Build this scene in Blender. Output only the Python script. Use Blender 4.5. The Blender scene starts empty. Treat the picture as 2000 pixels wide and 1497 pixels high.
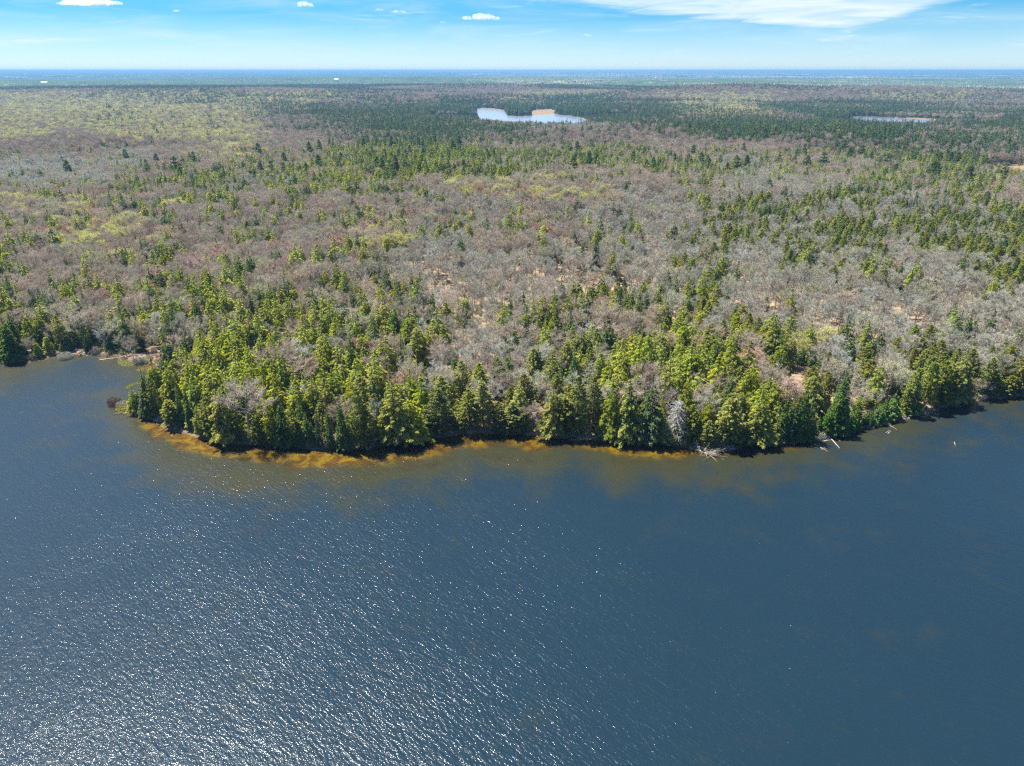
import bpy, math, random
import numpy as np
from mathutils import Vector, Matrix

random.seed(7)
rng = np.random.default_rng(7)
scene = bpy.context.scene
R = math.radians

# ------------------------------------------------------------------ camera
CAM_H = 100.0
PITCH = R(23.68)
FPX = 1390.0                      # focal length in pixels of the 2000 px wide photograph
cam_d = bpy.data.cameras.new("camera")
cam = bpy.data.objects.new("camera", cam_d)
scene.collection.objects.link(cam)
cam.location = (0, 0, CAM_H)
cam.rotation_euler = (R(90) - PITCH, 0, 0)
cam_d.sensor_width = 36.0
cam_d.lens = 36.0 * FPX / 2000.0
cam_d.clip_start = 1.0
cam_d.clip_end = 120000.0
scene.camera = cam

# ------------------------------------------------------------------ sun, sky, exposure
SUN_EL, SUN_AZ = 64.0, -55.0      # azimuth from +Y towards +X
sun_d = bpy.data.lights.new("sun", 'SUN')
sun_d.energy = 4.6
sun_d.angle = R(0.53)
sun_d.color = (1.0, 0.955, 0.88)
sun = bpy.data.objects.new("sun", sun_d)
scene.collection.objects.link(sun)
sdir = Vector((math.sin(R(SUN_AZ)) * math.cos(R(SUN_EL)), math.cos(R(SUN_AZ)) * math.cos(R(SUN_EL)), math.sin(R(SUN_EL))))
sun.rotation_euler = (-sdir).to_track_quat('-Z', 'Y').to_euler()
sun.location = (-60, 80, 300)

scene.view_settings.view_transform = 'Standard'
scene.view_settings.look = 'None'
scene.view_settings.gamma = 1.0
scene.view_settings.use_curve_mapping = False
scene.view_settings.exposure = 1.48
scene.render.engine = 'CYCLES'
cy = scene.cycles
cy.max_bounces = 6
cy.diffuse_bounces = 2
cy.glossy_bounces = 2
cy.transmission_bounces = 3
cy.transparent_max_bounces = 8
cy.volume_bounces = 3
cy.use_denoising = False
cy.pixel_filter_type = 'BLACKMAN_HARRIS'
cy.filter_width = 1.35
cy.sample_clamp_indirect = 4.0
cy.sample_clamp_direct = 16.0
cy.caustics_reflective = False
cy.caustics_refractive = False


class NT:
    """small helper round a node tree"""
    def __init__(self, tree):
        self.t = tree
        self.n = tree.nodes
        self.l = tree.links

    def new(self, kind, **kw):
        nd = self.n.new(kind)
        for k, v in kw.items():
            setattr(nd, k, v)
        return nd

    def link(self, a, b):
        self.l.new(a, b)

    def val(self, sock, v):
        if isinstance(v, bpy.types.NodeSocket):
            self.l.new(v, sock)
        else:
            sock.default_value = v

    def math(self, op, a, b=0.0, c=None, clamp=False):
        nd = self.n.new('ShaderNodeMath')
        nd.operation = op
        nd.use_clamp = clamp
        self.val(nd.inputs[0], a)
        self.val(nd.inputs[1], b)
        if c is not None:
            self.val(nd.inputs[2], c)
        return nd.outputs[0]

    def mix(self, f, a, b, mode='MIX'):
        nd = self.n.new('ShaderNodeMix')
        nd.data_type = 'RGBA'
        nd.blend_type = mode
        self.val(nd.inputs[0], f)
        self.val(nd.inputs[6], a)
        self.val(nd.inputs[7], b)
        return nd.outputs[2]

    def noise(self, vec, scale, detail=3.0, rough=0.55, dist=0.0):
        nd = self.n.new('ShaderNodeTexNoise')
        if vec is not None:
            self.l.new(vec, nd.inputs['Vector'])
        nd.inputs['Scale'].default_value = scale
        nd.inputs['Detail'].default_value = detail
        nd.inputs['Roughness'].default_value = rough
        nd.inputs['Distortion'].default_value = dist
        return nd.outputs[0]

    def ramp(self, f, stops, interp='LINEAR'):
        nd = self.n.new('ShaderNodeValToRGB')
        nd.color_ramp.interpolation = interp
        el = nd.color_ramp.elements
        while len(el) > 1:
            el.remove(el[-1])
        el[0].position = stops[0][0]
        el[0].color = stops[0][1]
        for p, c in stops[1:]:
            e = el.new(p)
            e.color = c
        self.l.new(f, nd.inputs[0])
        return nd.outputs[0]

    def smooth(self, f, lo, hi):
        nd = self.n.new('ShaderNodeMapRange')
        nd.interpolation_type = 'SMOOTHSTEP'
        self.val(nd.inputs[0], f)
        nd.inputs[1].default_value = lo
        nd.inputs[2].default_value = hi
        return nd.outputs[0]


def c4(r, g, b):
    return (r, g, b, 1.0)


world = bpy.data.worlds.new("World")
scene.world = world
world.use_nodes = True
w = NT(world.node_tree)
w.n.clear()
out = w.new('ShaderNodeOutputWorld')
bg = w.new('ShaderNodeBackground')
bg.inputs[1].default_value = 0.062
sky = w.new('ShaderNodeTexSky')
sky.sky_type = 'NISHITA'
sky.sun_disc = False
sky.sun_elevation = R(SUN_EL)
sky.sun_rotation = R(SUN_AZ)
sky.altitude = 400
sky.air_density = 1.0
sky.dust_density = 0.2
sky.ozone_density = 2.5
tc = w.new('ShaderNodeTexCoord')
sep = w.new('ShaderNodeSeparateXYZ')
w.link(tc.outputs['Generated'], sep.inputs[0])
az = w.math('MULTIPLY', w.math('ARCTAN2', sep.outputs[0], sep.outputs[1]), 180 / math.pi)      # degrees
el = w.math('MULTIPLY', w.math('ARCSINE', sep.outputs[2]), 180 / math.pi)
# saturated spring sky: pale at the horizon, cyan blue higher up, the same all round
elc = w.math('DIVIDE', el, 12.0, clamp=True)
tint = w.ramp(elc, [(0.0, c4(0.60, 0.80, 1.0)), (0.12, c4(0.38, 0.66, 0.94)), (0.30, c4(0.17, 0.52, 0.80)),
                    (0.52, c4(0.22, 0.60, 0.90)), (1.0, c4(0.30, 0.50, 0.72))])
skyc = w.mix(1.0, sky.outputs[0], tint, 'MULTIPLY')
# thin cirrus
vec = w.new('ShaderNodeCombineXYZ')
w.val(vec.inputs[0], w.math('MULTIPLY', az, 0.10))
w.val(vec.inputs[1], w.math('MULTIPLY', el, 0.75))
n1 = w.noise(vec.outputs[0], 1.0, 6, 0.6, 0.6)
vec2 = w.new('ShaderNodeCombineXYZ')
w.val(vec2.inputs[0], w.math('ADD', w.math('MULTIPLY', az, 0.16), w.math('MULTIPLY', el, -0.35)))
w.val(vec2.inputs[1], w.math('MULTIPLY', el, 1.7))
w.val(vec2.inputs[2], 3.7)
n2 = w.noise(vec2.outputs[0], 1.0, 7, 0.62, 1.0)
# one broad sheet of cirrus high on the right
dl = w.math('MAXIMUM', w.math('MULTIPLY', w.math('SUBTRACT', 23.0, az), 0.105), w.math('MULTIPLY', w.math('SUBTRACT', az, 23.0), 0.28))
ed = w.math('SUBTRACT', el, w.math('ADD', 2.25, dl))
ed = w.math('ADD', ed, w.math('MULTIPLY', w.math('SUBTRACT', n2, 0.5), 1.1))
sheet = w.math('MULTIPLY', w.smooth(ed, -0.1, 0.55), w.math('SUBTRACT', 1.0, w.smooth(el, 7.0, 11.0)))
sheet = w.math('MULTIPLY', sheet, w.math('MULTIPLY_ADD', w.smooth(n2, 0.25, 0.65), 0.45, 0.5))
streak = w.math('MULTIPLY', w.smooth(n2, 0.50, 0.78), w.smooth(n1, 0.38, 0.66))
veil = w.math('MULTIPLY', w.smooth(n1, 0.40, 0.75), 0.28)
haze_band = w.math('MULTIPLY', w.math('SUBTRACT', 1.0, w.smooth(el, 0.3, 4.2)), 0.36)
cover = w.math('MAXIMUM', sheet, w.math('MAXIMUM', w.math('MULTIPLY', streak, 0.95), veil))
cover = w.math('MULTIPLY', cover, w.smooth(el, 0.3, 2.5))
cover = w.math('ADD', cover, haze_band, clamp=True)
skyc = w.mix(cover, skyc, c4(5.2, 5.9, 6.4))
w.link(skyc, bg.inputs[0])
w.link(bg.outputs[0], out.inputs[0])


# ------------------------------------------------------------------ tagging
def tag(o, label=None, cat=None, group=None, kind=None):
    if label:
        o['label'] = label
    if cat:
        o['category'] = cat
    if group:
        o['group'] = group
    if kind:
        o['kind'] = kind
    return o


def mesh_from(name, V, F, mat=None, smooth=False):
    me = bpy.data.meshes.new(name)
    V = np.asarray(V, dtype=np.float32)
    if isinstance(F, np.ndarray) and F.ndim == 2:
        k = F.shape[1]
        nf = len(F)
        me.vertices.add(len(V))
        me.vertices.foreach_set('co', V.ravel())
        me.loops.add(nf * k)
        me.loops.foreach_set('vertex_index', F.astype(np.int32).ravel())
        me.polygons.add(nf)
        me.polygons.foreach_set('loop_start', np.arange(0, nf * k, k, dtype=np.int32))
        me.update(calc_edges=True)
    else:
        me.from_pydata([tuple(v) for v in V], [], [tuple(f) for f in F])
        me.update()
    if mat is not None:
        me.materials.append(mat)
    if smooth:
        me.polygons.foreach_set('use_smooth', np.ones(len(me.polygons), dtype=bool))
    return me


def link(name, me, parent=None, coll=None):
    o = bpy.data.objects.new(name, me)
    (coll or scene.collection).objects.link(o)
    if parent:
        o.parent = parent
    return o


# ------------------------------------------------------------------ pixel <-> ground
sP, cP = math.sin(PITCH), math.cos(PITCH)


def ground_pt(px, py, z=0.0):
    """the point at height z that a pixel of the 2000 px photograph looks at"""
    x = px - 1000.0
    up = 748.5 - py
    fwd = FPX * cP + up * sP
    dz = up * cP - FPX * sP
    t = (z - CAM_H) / dz
    return np.array([x * t, fwd * t, z])


def to_px(X, Y, Z):
    dz = Z - CAM_H
    depth = Y * cP - dz * sP
    up = Y * sP + dz * cP
    depth = np.maximum(depth, 1.0)
    return 1000 + FPX * X / depth, 748.5 - FPX * up / depth, depth


# ------------------------------------------------------------------ shoreline
SH = [(-700, 790), (-300, 742), (-100, 722), (0, 712), (60, 704), (130, 696), (190, 692), (225, 698), (250, 706), (268, 712), (290, 706),
      (308, 712), (325, 722), (318, 740), (300, 758), (282, 775), (268, 790), (262, 806), (275, 815), (300, 823), (330, 838), (370, 850),
      (400, 859), (430, 866), (480, 870), (530, 873), (600, 877), (680, 881), (720, 879), (780, 869), (840, 859), (890, 850), (905, 846),
      (950, 846), (1000, 849), (1080, 855), (1140, 859), (1200, 861), (1260, 866), (1320, 872), (1370, 880), (1400, 882), (1460, 874),
      (1520, 867), (1580, 864), (1620, 855), (1680, 840), (1720, 829), (1760, 819), (1800, 809), (1850, 797), (1900, 784), (1950, 778),
      (2000, 774), (2100, 766), (2300, 752), (2700, 735)]
shore = [ground_pt(a, b)[:2] for a, b in SH]
lake_poly = np.array(shore + [np.array(q) for q in ((620, 60), (600, -300), (200, -420), (-300, -400), (-560, -200), (-560, 60))])


def poly_sd(P, poly):
    """signed distance to a closed polygon, negative inside"""
    P = np.asarray(P, dtype=np.float64)
    d2 = np.full(len(P), 1e18)
    inside = np.zeros(len(P), dtype=bool)
    n = len(poly)
    for i in range(n):
        a, b = poly[i], poly[(i + 1) % n]
        ab = b - a
        t = np.clip(((P - a) @ ab) / (ab @ ab), 0, 1)
        q = P - (a + t[:, None] * ab)
        d2 = np.minimum(d2, (q * q).sum(1))
        cond = (a[1] > P[:, 1]) != (b[1] > P[:, 1])
        with np.errstate(divide='ignore', invalid='ignore'):
            xc = a[0] + (P[:, 1] - a[1]) / (b[1] - a[1]) * ab[0]
        inside ^= cond & (P[:, 0] < xc)
    d = np.sqrt(d2)
    return np.where(inside, -d, d)


def vnoise(X, Y, scale, seed=0):
    """smooth value noise, -1..1"""
    x, y = np.asarray(X) / scale, np.asarray(Y) / scale
    xi, yi = np.floor(x).astype(np.int64), np.floor(y).astype(np.int64)
    fx, fy = x - xi, y - yi
    fx, fy = fx * fx * (3 - 2 * fx), fy * fy * (3 - 2 * fy)

    def h(a, b):
        v = (a * 374761393 + b * 668265263 + seed * 1442695041) & 0xffffffff
        v = ((v ^ (v >> 13)) * 1274126177) & 0xffffffff
        return ((v ^ (v >> 16)) & 0xffff) / 32767.5 - 1
    return (h(xi, yi) * (1 - fx) + h(xi + 1, yi) * fx) * (1 - fy) + (h(xi, yi + 1) * (1 - fx) + h(xi + 1, yi + 1) * fx) * fy


def lake_sd(X, Y):
    X, Y = np.asarray(X, dtype=np.float64), np.asarray(Y, dtype=np.float64)
    out_ = np.full(X.shape, 400.0)
    m = (np.hypot(X, Y) < 1000)
    P = np.stack([X[m], Y[m]], 1)
    out_[m] = poly_sd(P, lake_poly)
    out_[m] += vnoise(X[m], Y[m], 7, 3) * 1.1 + vnoise(X[m], Y[m], 2.6, 4) * 0.5
    return out_


PONDS = [[(930, 212), (955, 213.5), (985, 217), (992, 226), (1015, 227.5), (1040, 226), (1080, 223.5), (1110, 226), (1135, 231), (1150, 237), (1130, 246),
          (1080, 250), (1020, 248), (970, 244), (940, 236), (930, 224)],
         [(1652, 227.5), (1700, 228.5), (1745, 231), (1800, 234), (1826, 237), (1812, 247), (1760, 248), (1700, 243), (1655, 234)]]
pond_polys = [np.array([ground_pt(a, b, 0.6)[:2] for a, b in p]) for p in PONDS]
MARSH = [[(1036, 221), (1041, 216), (1055, 214.5), (1078, 214), (1085, 218), (1082, 224), (1060, 225.5), (1038, 227)], [(1076, 205), (1090, 203.5), (1108, 205), (1100, 208), (1080, 208)],
         [(938, 211.5), (960, 212.3), (985, 215.5), (985, 217), (945, 214)], [(1745, 230.5), (1800, 231.5), (1850, 234), (1826, 236.5), (1800, 233.5)],
         [(1930, 332), (2080, 325), (2080, 362), (1960, 356), (1915, 345)]]
marsh_polys = [np.array([ground_pt(a, b, 0.6)[:2] for a, b in p]) for p in MARSH]

HILLS = []
for (px, py, hh, sx, sy) in [(930, 385, 13, 170, 90), (1150, 420, 6, 120, 80), (300, 300, 12, 300, 150), (1250, 285, 13, 160, 100), (1700, 300, 14, 200, 90),
                             (1250, 560, -2, 80, 50), (150, 196, 26, 1300, 500), (560, 200, 16, 700, 400), (1420, 196, 34, 420, 260), (1850, 196, 26, 500, 300),
                             (1000, 186, 22, 500, 300), (620, 440, 5, 120, 70), (1750, 420, 5, 150, 80)]:
    g = ground_pt(px, py)
    HILLS.append((g[0], g[1], hh, sx, sy))


def pond_mask(X, Y):
    m = np.ones(np.shape(X))
    for poly in pond_polys + marsh_polys[:4]:
        c = poly.mean(0)
        near = np.hypot(X - c[0], Y - c[1]) < 900
        if near.any():
            d = poly_sd(np.stack([X[near], Y[near]], 1), poly)
            m[near] = np.minimum(m[near], np.clip(d / 120, 0, 1))
    return m


def terrain(X, Y, sd=None):
    X, Y = np.asarray(X, dtype=np.float64), np.asarray(Y, dtype=np.float64)
    if sd is None:
        sd = lake_sd(X, Y)
    D = np.hypot(X, Y)
    s = np.maximum(sd, 0)
    land = 1.1 * (1 - np.exp(-s / 3)) + 3.0 * np.clip(s / 160, 0, 1) ** 1.3
    z = vnoise(X, Y, 45, 11) * 1.0 * np.clip((s - 5) / 60, 0, 1)
    z += vnoise(X, Y, 350, 12) * 5.0 * np.clip((D - 350) / 500, 0, 1)
    z += (vnoise(X * 0.45, Y, 800, 13) + 0.3) * 15 * np.clip((D - 1200) / 2000, 0, 1)
    z += (vnoise(X * 0.35, Y, 2200, 14) + 0.25) * 24 * np.clip((D - 4500) / 4000, 0, 1)
    z += (vnoise(X * 0.3, Y, 5200, 15) + 0.2) * 24 * np.clip((D - 12000) / 6000, 0, 1)
    for (cx, cy_, hh, sx, sy) in HILLS:
        z += hh * np.exp(-((X - cx) / sx) ** 2 - ((Y - cy_) / sy) ** 2) * np.clip((s - 20) / 120, 0, 1)
    z *= np.clip(1.4 - 0.9 * 0, 0, 1)
    land = land + z
    far = D > 1300
    if far.any():
        pm = pond_mask(X[far], Y[far])
        land[far] = 0.5 + (land[far] - 0.5) * pm
    bed = -np.minimum(0.10 * -np.minimum(sd, 0) + 0.05, 3.5)
    return np.where(sd > 0, np.maximum(land, 0.12), bed)


# outer edge of the amber shallows, in photograph pixels
AMB = [(-100, 748), (0, 742), (60, 730), (110, 715), (190, 700), (240, 716), (272, 722), (286, 742), (262, 770), (222, 776), (203, 800), (212, 826), (260, 838), (330, 872), (400, 892), (480, 904),
       (560, 911), (640, 915), (720, 913), (800, 905), (860, 893), (900, 878), (960, 874), (1040, 884), (1100, 882), (1180, 884), (1230, 893),
       (1290, 897), (1350, 893), (1420, 896), (1480, 893), (1530, 888), (1580, 876), (1640, 864), (1720, 842), (1800, 822), (1900, 796), (2000, 786), (2300, 760)]
amb_poly = np.array([ground_pt(a, b)[:2] for a, b in AMB] + [ground_pt(2300, 700)[:2], ground_pt(-100, 600)[:2]])

# ------------------------------------------------------------------ ground and water sheets
def polar_grid(radii, angles):
    A, D = np.meshgrid(np.radians(angles), radii)
    X, Y = D * np.sin(A), D * np.cos(A)
    nr, na = D.shape
    i = np.arange(nr - 1)[:, None] * na + np.arange(na - 1)[None, :]
    F = np.stack([i, i + 1, i + na + 1, i + na], -1).reshape(-1, 4)
    return X.ravel(), Y.ravel(), F


radii = np.concatenate([[2], np.arange(20, 150, 10), 150 * 1.0045 ** np.arange(0, 180), 150 * 1.0045 ** 180 * 1.022 ** np.arange(1, 205)])
radii = radii[radii < 31000]
angles = np.concatenate([np.arange(-180, -52, 4), np.arange(-52, 52.01, 0.3), np.arange(56, 180.1, 4)])
gX, gY, gF = polar_grid(radii, angles)
g_sd = lake_sd(gX, gY)
gZ = terrain(gX, gY, g_sd)


def mat_ground():
    m = bpy.data.materials.new("ground")
    m.use_nodes = True
    t = NT(m.node_tree)
    bs = t.n['Principled BSDF']
    bs.inputs['Roughness'].default_value = 0.95
    bs.inputs['Specular IOR Level'].default_value = 0.1
    geo = t.new('ShaderNodeNewGeometry')
    pos = geo.outputs['Position']
    sp = t.new('ShaderNodeSeparateXYZ')
    t.link(pos, sp.inputs[0])
    big = t.noise(pos, 0.03, 4)
    mid = t.noise(pos, 0.3, 5, 0.65)
    fine = t.noise(pos, 2.2, 4, 0.7)
    litter = t.ramp(mid, [(0.30, c4(0.12, 0.078, 0.05)), (0.5, c4(0.27, 0.19, 0.125)), (0.7, c4(0.42, 0.32, 0.22))])
    litter = t.mix(t.math('MULTIPLY', t.smooth(big, 0.52, 0.68), 0.6), litter, c4(0.20, 0.21, 0.07))
    litter = t.mix(t.smooth(fine, 0.2, 0.8), t.mix(0.45, litter, c4(0.1, 0.07, 0.045)), litter)
    at = t.new('ShaderNodeAttribute', attribute_name='marsh')
    litter = t.mix(at.outputs['Fac'], litter, t.mix(mid, c4(0.19, 0.12, 0.07), c4(0.29, 0.20, 0.11)))
    dist = t.math('SQRT', t.math('ADD', t.math('MULTIPLY', sp.outputs[0], sp.outputs[0]), t.math('MULTIPLY', sp.outputs[1], sp.outputs[1])))
    canopy = t.ramp(t.noise(pos, 0.004, 6, 0.7), [(0.4, c4(0.03, 0.05, 0.03)), (0.55, c4(0.10, 0.095, 0.06)), (0.7, c4(0.16, 0.14, 0.10))])
    litter = t.mix(t.smooth(dist, 1200, 4500), litter, canopy)
    # the lake bed: sandy ochre with weed patches
    weed = t.noise(pos, 0.24, 7, 0.68, 0.9)
    bed = t.ramp(weed, [(0.34, c4(0.03, 0.014, 0.005)), (0.46, c4(0.07, 0.042, 0.005)), (0.56, c4(0.20, 0.158, 0.010)), (0.72, c4(0.30, 0.25, 0.018))])
    bed = t.mix(t.smooth(fine, 0.35, 0.75), t.mix(0.5, bed, c4(0.12, 0.06, 0.015)), bed)
    cav = t.mix(t.smooth(sp.outputs[2], -0.03, 0.14), bed, litter)
    wet = t.math('SUBTRACT', 1.0, t.smooth(t.math('ABSOLUTE', t.math('SUBTRACT', sp.outputs[2], 0.12)), 0.0, 0.22))
    cav = t.mix(t.math('MULTIPLY', wet, 0.55), cav, c4(0.07, 0.055, 0.04))
    t.link(cav, bs.inputs['Base Color'])
    bmp = t.new('ShaderNodeBump')
    bmp.inputs['Strength'].default_value = 0.6
    bmp.inputs['Distance'].default_value = 0.25
    t.link(fine, bmp.inputs['Height'])
    t.link(bmp.outputs[0], bs.inputs['Normal'])
    return m


me = mesh_from("ground", np.stack([gX, gY, gZ], 1), gF, mat_ground(), smooth=True)
marsh = np.zeros(len(gX), dtype=np.float32)
for poly in marsh_polys:
    c = poly.mean(0)
    nr = np.hypot(gX - c[0], gY - c[1]) < 700
    marsh[nr] = np.maximum(marsh[nr], np.clip(0.5 - poly_sd(np.stack([gX[nr], gY[nr]], 1), poly) / 20, 0, 1))
me.attributes.new('marsh', 'FLOAT', 'POINT').data.foreach_set('value', marsh)
ground = tag(link("ground", me), kind='structure')


def mat_water(deep=(0.006, 0.018, 0.029), shallow_attr=True, wave=1.0, rough=0.08):
    m = bpy.data.materials.new("lake_water")
    m.use_nodes = True
    t = NT(m.node_tree)
    t.n.clear()
    o = t.new('ShaderNodeOutputMaterial')
    geo = t.new('ShaderNodeNewGeometry')
    pos = geo.outputs['Position']
    def rotated(ang, sx):
        m1, m2 = t.new('ShaderNodeMapping'), t.new('ShaderNodeMapping')
        t.link(pos, m1.inputs[0])
        m1.inputs['Rotation'].default_value = (0, 0, R(ang))
        t.link(m1.outputs[0], m2.inputs[0])
        m2.inputs['Scale'].default_value = (sx, 1.0, 1.0)
        return m2
    mp, mp2 = rotated(44, 0.40), rotated(-20, 0.7)
    h1 = t.noise(mp.outputs[0], 1.9, 2.0, 0.5, 0.2)
    h2 = t.noise(mp2.outputs[0], 4.2, 2.0, 0.55)
    h3 = t.noise(mp.outputs[0], 0.55, 1.5, 0.5)
    gust = t.noise(pos, 0.022, 3, 0.6, 0.5)
    amp = t.math('MULTIPLY_ADD', t.smooth(gust, 0.30, 0.68), 0.35, 0.75)
    h = t.math('ADD', t.math('MULTIPLY', h1, 0.22), t.math('ADD', t.math('MULTIPLY', h2, 0.105), t.math('MULTIPLY', h3, 0.20)))
    h = t.math('MULTIPLY', h, amp)
    bmp = t.new('ShaderNodeBump')
    bmp.inputs['Strength'].default_value = 1.0
    bmp.inputs['Distance'].default_value = 0.66 * wave
    t.link(h, bmp.inputs['Height'])
    gl = t.new('ShaderNodeBsdfGlossy')
    gl.inputs['Roughness'].default_value = rough
    gl.inputs['Color'].default_value = c4(0.95, 0.97, 1.0)
    t.link(bmp.outputs[0], gl.inputs['Normal'])
    fr = t.new('ShaderNodeFresnel')
    fr.inputs['IOR'].default_value = 1.34
    t.link(bmp.outputs[0], fr.inputs['Normal'])
    di = t.new('ShaderNodeBsdfDiffuse')
    murk = t.mix(t.noise(pos, 0.012, 3), c4(*deep), c4(deep[0] * 1.3, deep[1] * 1.25, deep[2] * 1.2))
    body = di.outputs[0]
    if shallow_attr:
        at = t.new('ShaderNodeAttribute', attribute_name='shallow')
        edge = t.noise(pos, 0.09, 4, 0.6)
        sh = t.math('ADD', at.outputs['Fac'], t.math('MULTIPLY', t.math('SUBTRACT', edge, 0.5), 0.85))
        clear = t.smooth(sh, 0.42, 0.95)
        brown = t.smooth(sh, 0.02, 0.5)
        murk = t.mix(t.math('MULTIPLY', brown, 0.85), murk, c4(0.030, 0.028, 0.008))
        tr = t.new('ShaderNodeBsdfTransparent')
        t.val(tr.inputs[0], c4(0.86, 0.80, 0.10))
        mx = t.new('ShaderNodeMixShader')
        t.link(clear, mx.inputs[0])
        t.link(di.outputs[0], mx.inputs[1])
        t.link(tr.outputs[0], mx.inputs[2])
        body = mx.outputs[0]
    t.link(murk, di.inputs[0])
    fin = t.new('ShaderNodeMixShader')
    t.link(fr.outputs[0], fin.inputs[0])
    t.link(body, fin.inputs[1])
    g2 = t.new('ShaderNodeBsdfGlossy')
    g2.inputs['Roughness'].default_value = 0.30
    g2.inputs['Color'].default_value = c4(0.95, 0.97, 1.0)
    t.link(bmp.outputs[0], g2.inputs['Normal'])
    gm = t.new('ShaderNodeMixShader')
    gm.inputs[0].default_value = 0.40
    t.link(gl.outputs[0], gm.inputs[1])
    t.link(g2.outputs[0], gm.inputs[2])
    t.link(gm.outputs[0], fin.inputs[2])
    t.link(fin.outputs[0], o.inputs[0])
    return m


def subset(mask_vert, X, Y, Z, F):
    keep = mask_vert[F].any(1)
    F = F[keep]
    used = np.unique(F)
    remap = np.full(len(X), -1)
    remap[used] = np.arange(len(used))
    return np.stack([X[used], Y[used], Z[used]], 1), remap[F], used


wv, wf, used = subset((g_sd < 1.5) & (np.hypot(gX, gY) < 900), gX, gY, np.zeros(len(gX)), gF)
me = mesh_from("lake", wv, wf, mat_water(), smooth=True)
P = wv[:, :2]
asd = np.full(len(P), 100.0)
nr = (P[:, 1] > 100)
asd[nr] = poly_sd(P[nr].astype(float), amb_poly)
sdv = -np.minimum(g_sd[used], 0)
# 1 at the shore, about .5 on the edge of the amber belt, 0 further out
sh = np.where(asd < 0, 0.5 + 0.5 * np.clip(-asd / (-asd + sdv + 1e-3), 0, 1) ** 0.55, 0.5 * np.clip(1 - asd / 26.0, 0, 1))
belt_strength = np.interp(to_px(P[:, 0], P[:, 1], 0)[0], [-100, 0, 120, 170, 210, 260, 300, 860, 900, 1060, 1090, 1170, 1200, 1320, 1360, 1420, 1560, 1620, 1700, 1850, 2000],
                          [0.6, 0.65, 0.5, 0.35, 0.62, 0.8, 1.1, 1.1, 1.05, 1.05, 0.9, 0.9, 1.15, 1.15, 0.85, 0.9, 0.75, 0.7, 0.7, 0.55, 0.55])
sh = sh * belt_strength
me.attributes.new('shallow', 'FLOAT', 'POINT').data.foreach_set('value', sh.astype(np.float32))
tag(link("lake", me), kind='structure')

pond_mat = mat_water((0.12, 0.16, 0.20), False, 0.04, 0.20)  # pale body colour paints in the low sky mirrored by the ponds
for poly in pond_polys:
    V = [(p[0], p[1], 0.75) for p in poly]
    me = mesh_from("pond", V, [tuple(range(len(V)))], pond_mat)
    tag(link("pond", me), kind='structure')


# ------------------------------------------------------------------ materials of the trees
def mat_leaf(name, col, col2, trans, tw=0.4, objvar=0.25):
    m = bpy.data.materials.new(name)
    m.use_nodes = True
    t = NT(m.node_tree)
    t.n.clear()
    o = t.new('ShaderNodeOutputMaterial')
    oi = t.new('ShaderNodeObjectInfo')
    at = t.new('ShaderNodeAttribute', attribute_name='var')
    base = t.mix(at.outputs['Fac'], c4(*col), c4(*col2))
    hsv = t.new('ShaderNodeHueSaturation')
    rnd = oi.outputs['Random']
    t.val(hsv.inputs['Hue'], t.math('MULTIPLY_ADD', rnd, 0.026, 0.487))
    r2 = t.math('FRACT', t.math('MULTIPLY', rnd, 17.31))
    t.val(hsv.inputs['Value'], t.math('MULTIPLY_ADD', r2, 2 * objvar, 1 - objvar))
    r3 = t.math('FRACT', t.math('MULTIPLY', rnd, 7.77))
    t.val(hsv.inputs['Saturation'], t.math('MULTIPLY_ADD', r3, 0.35, 0.78))
    t.link(base, hsv.inputs['Color'])
    d = t.new('ShaderNodeBsdfDiffuse')
    t.link(hsv.outputs[0], d.inputs[0])
    tl = t.new('ShaderNodeBsdfTranslucent')
    t.link(t.mix(1.0, hsv.outputs[0], c4(*trans), 'MULTIPLY'), tl.inputs[0])
    mx = t.new('ShaderNodeMixShader')
    mx.inputs[0].default_value = tw
    t.link(d.outputs[0], mx.inputs[1])
    t.link(tl.outputs[0], mx.inputs[2])
    t.link(mx.outputs[0], o.inputs[0])
    return m


def mat_bark(name, col, col2, objvar=0.2):
    m = bpy.data.materials.new(name)
    m.use_nodes = True
    t = NT(m.node_tree)
    bs = t.n['Principled BSDF']
    bs.inputs['Roughness'].default_value = 0.9
    bs.inputs['Specular IOR Level'].default_value = 0.15
    oi = t.new('ShaderNodeObjectInfo')
    tcn = t.new('ShaderNodeTexCoord')
    n = t.noise(tcn.outputs['Object'], 1.3, 4, 0.6)
    base = t.mix(t.smooth(n, 0.3, 0.7), c4(*col), c4(*col2))
    hsv = t.new('ShaderNodeHueSaturation')
    rnd = oi.outputs['Random']
    t.val(hsv.inputs['Hue'], t.math('MULTIPLY_ADD', rnd, 0.03, 0.485))
    t.val(hsv.inputs['Value'], t.math('MULTIPLY_ADD', t.math('FRACT', t.math('MULTIPLY', rnd, 13.7)), 2 * objvar, 1 - objvar))
    t.link(base, hsv.inputs['Color'])
    t.link(hsv.outputs[0], bs.inputs['Base Color'])
    return m


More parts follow.
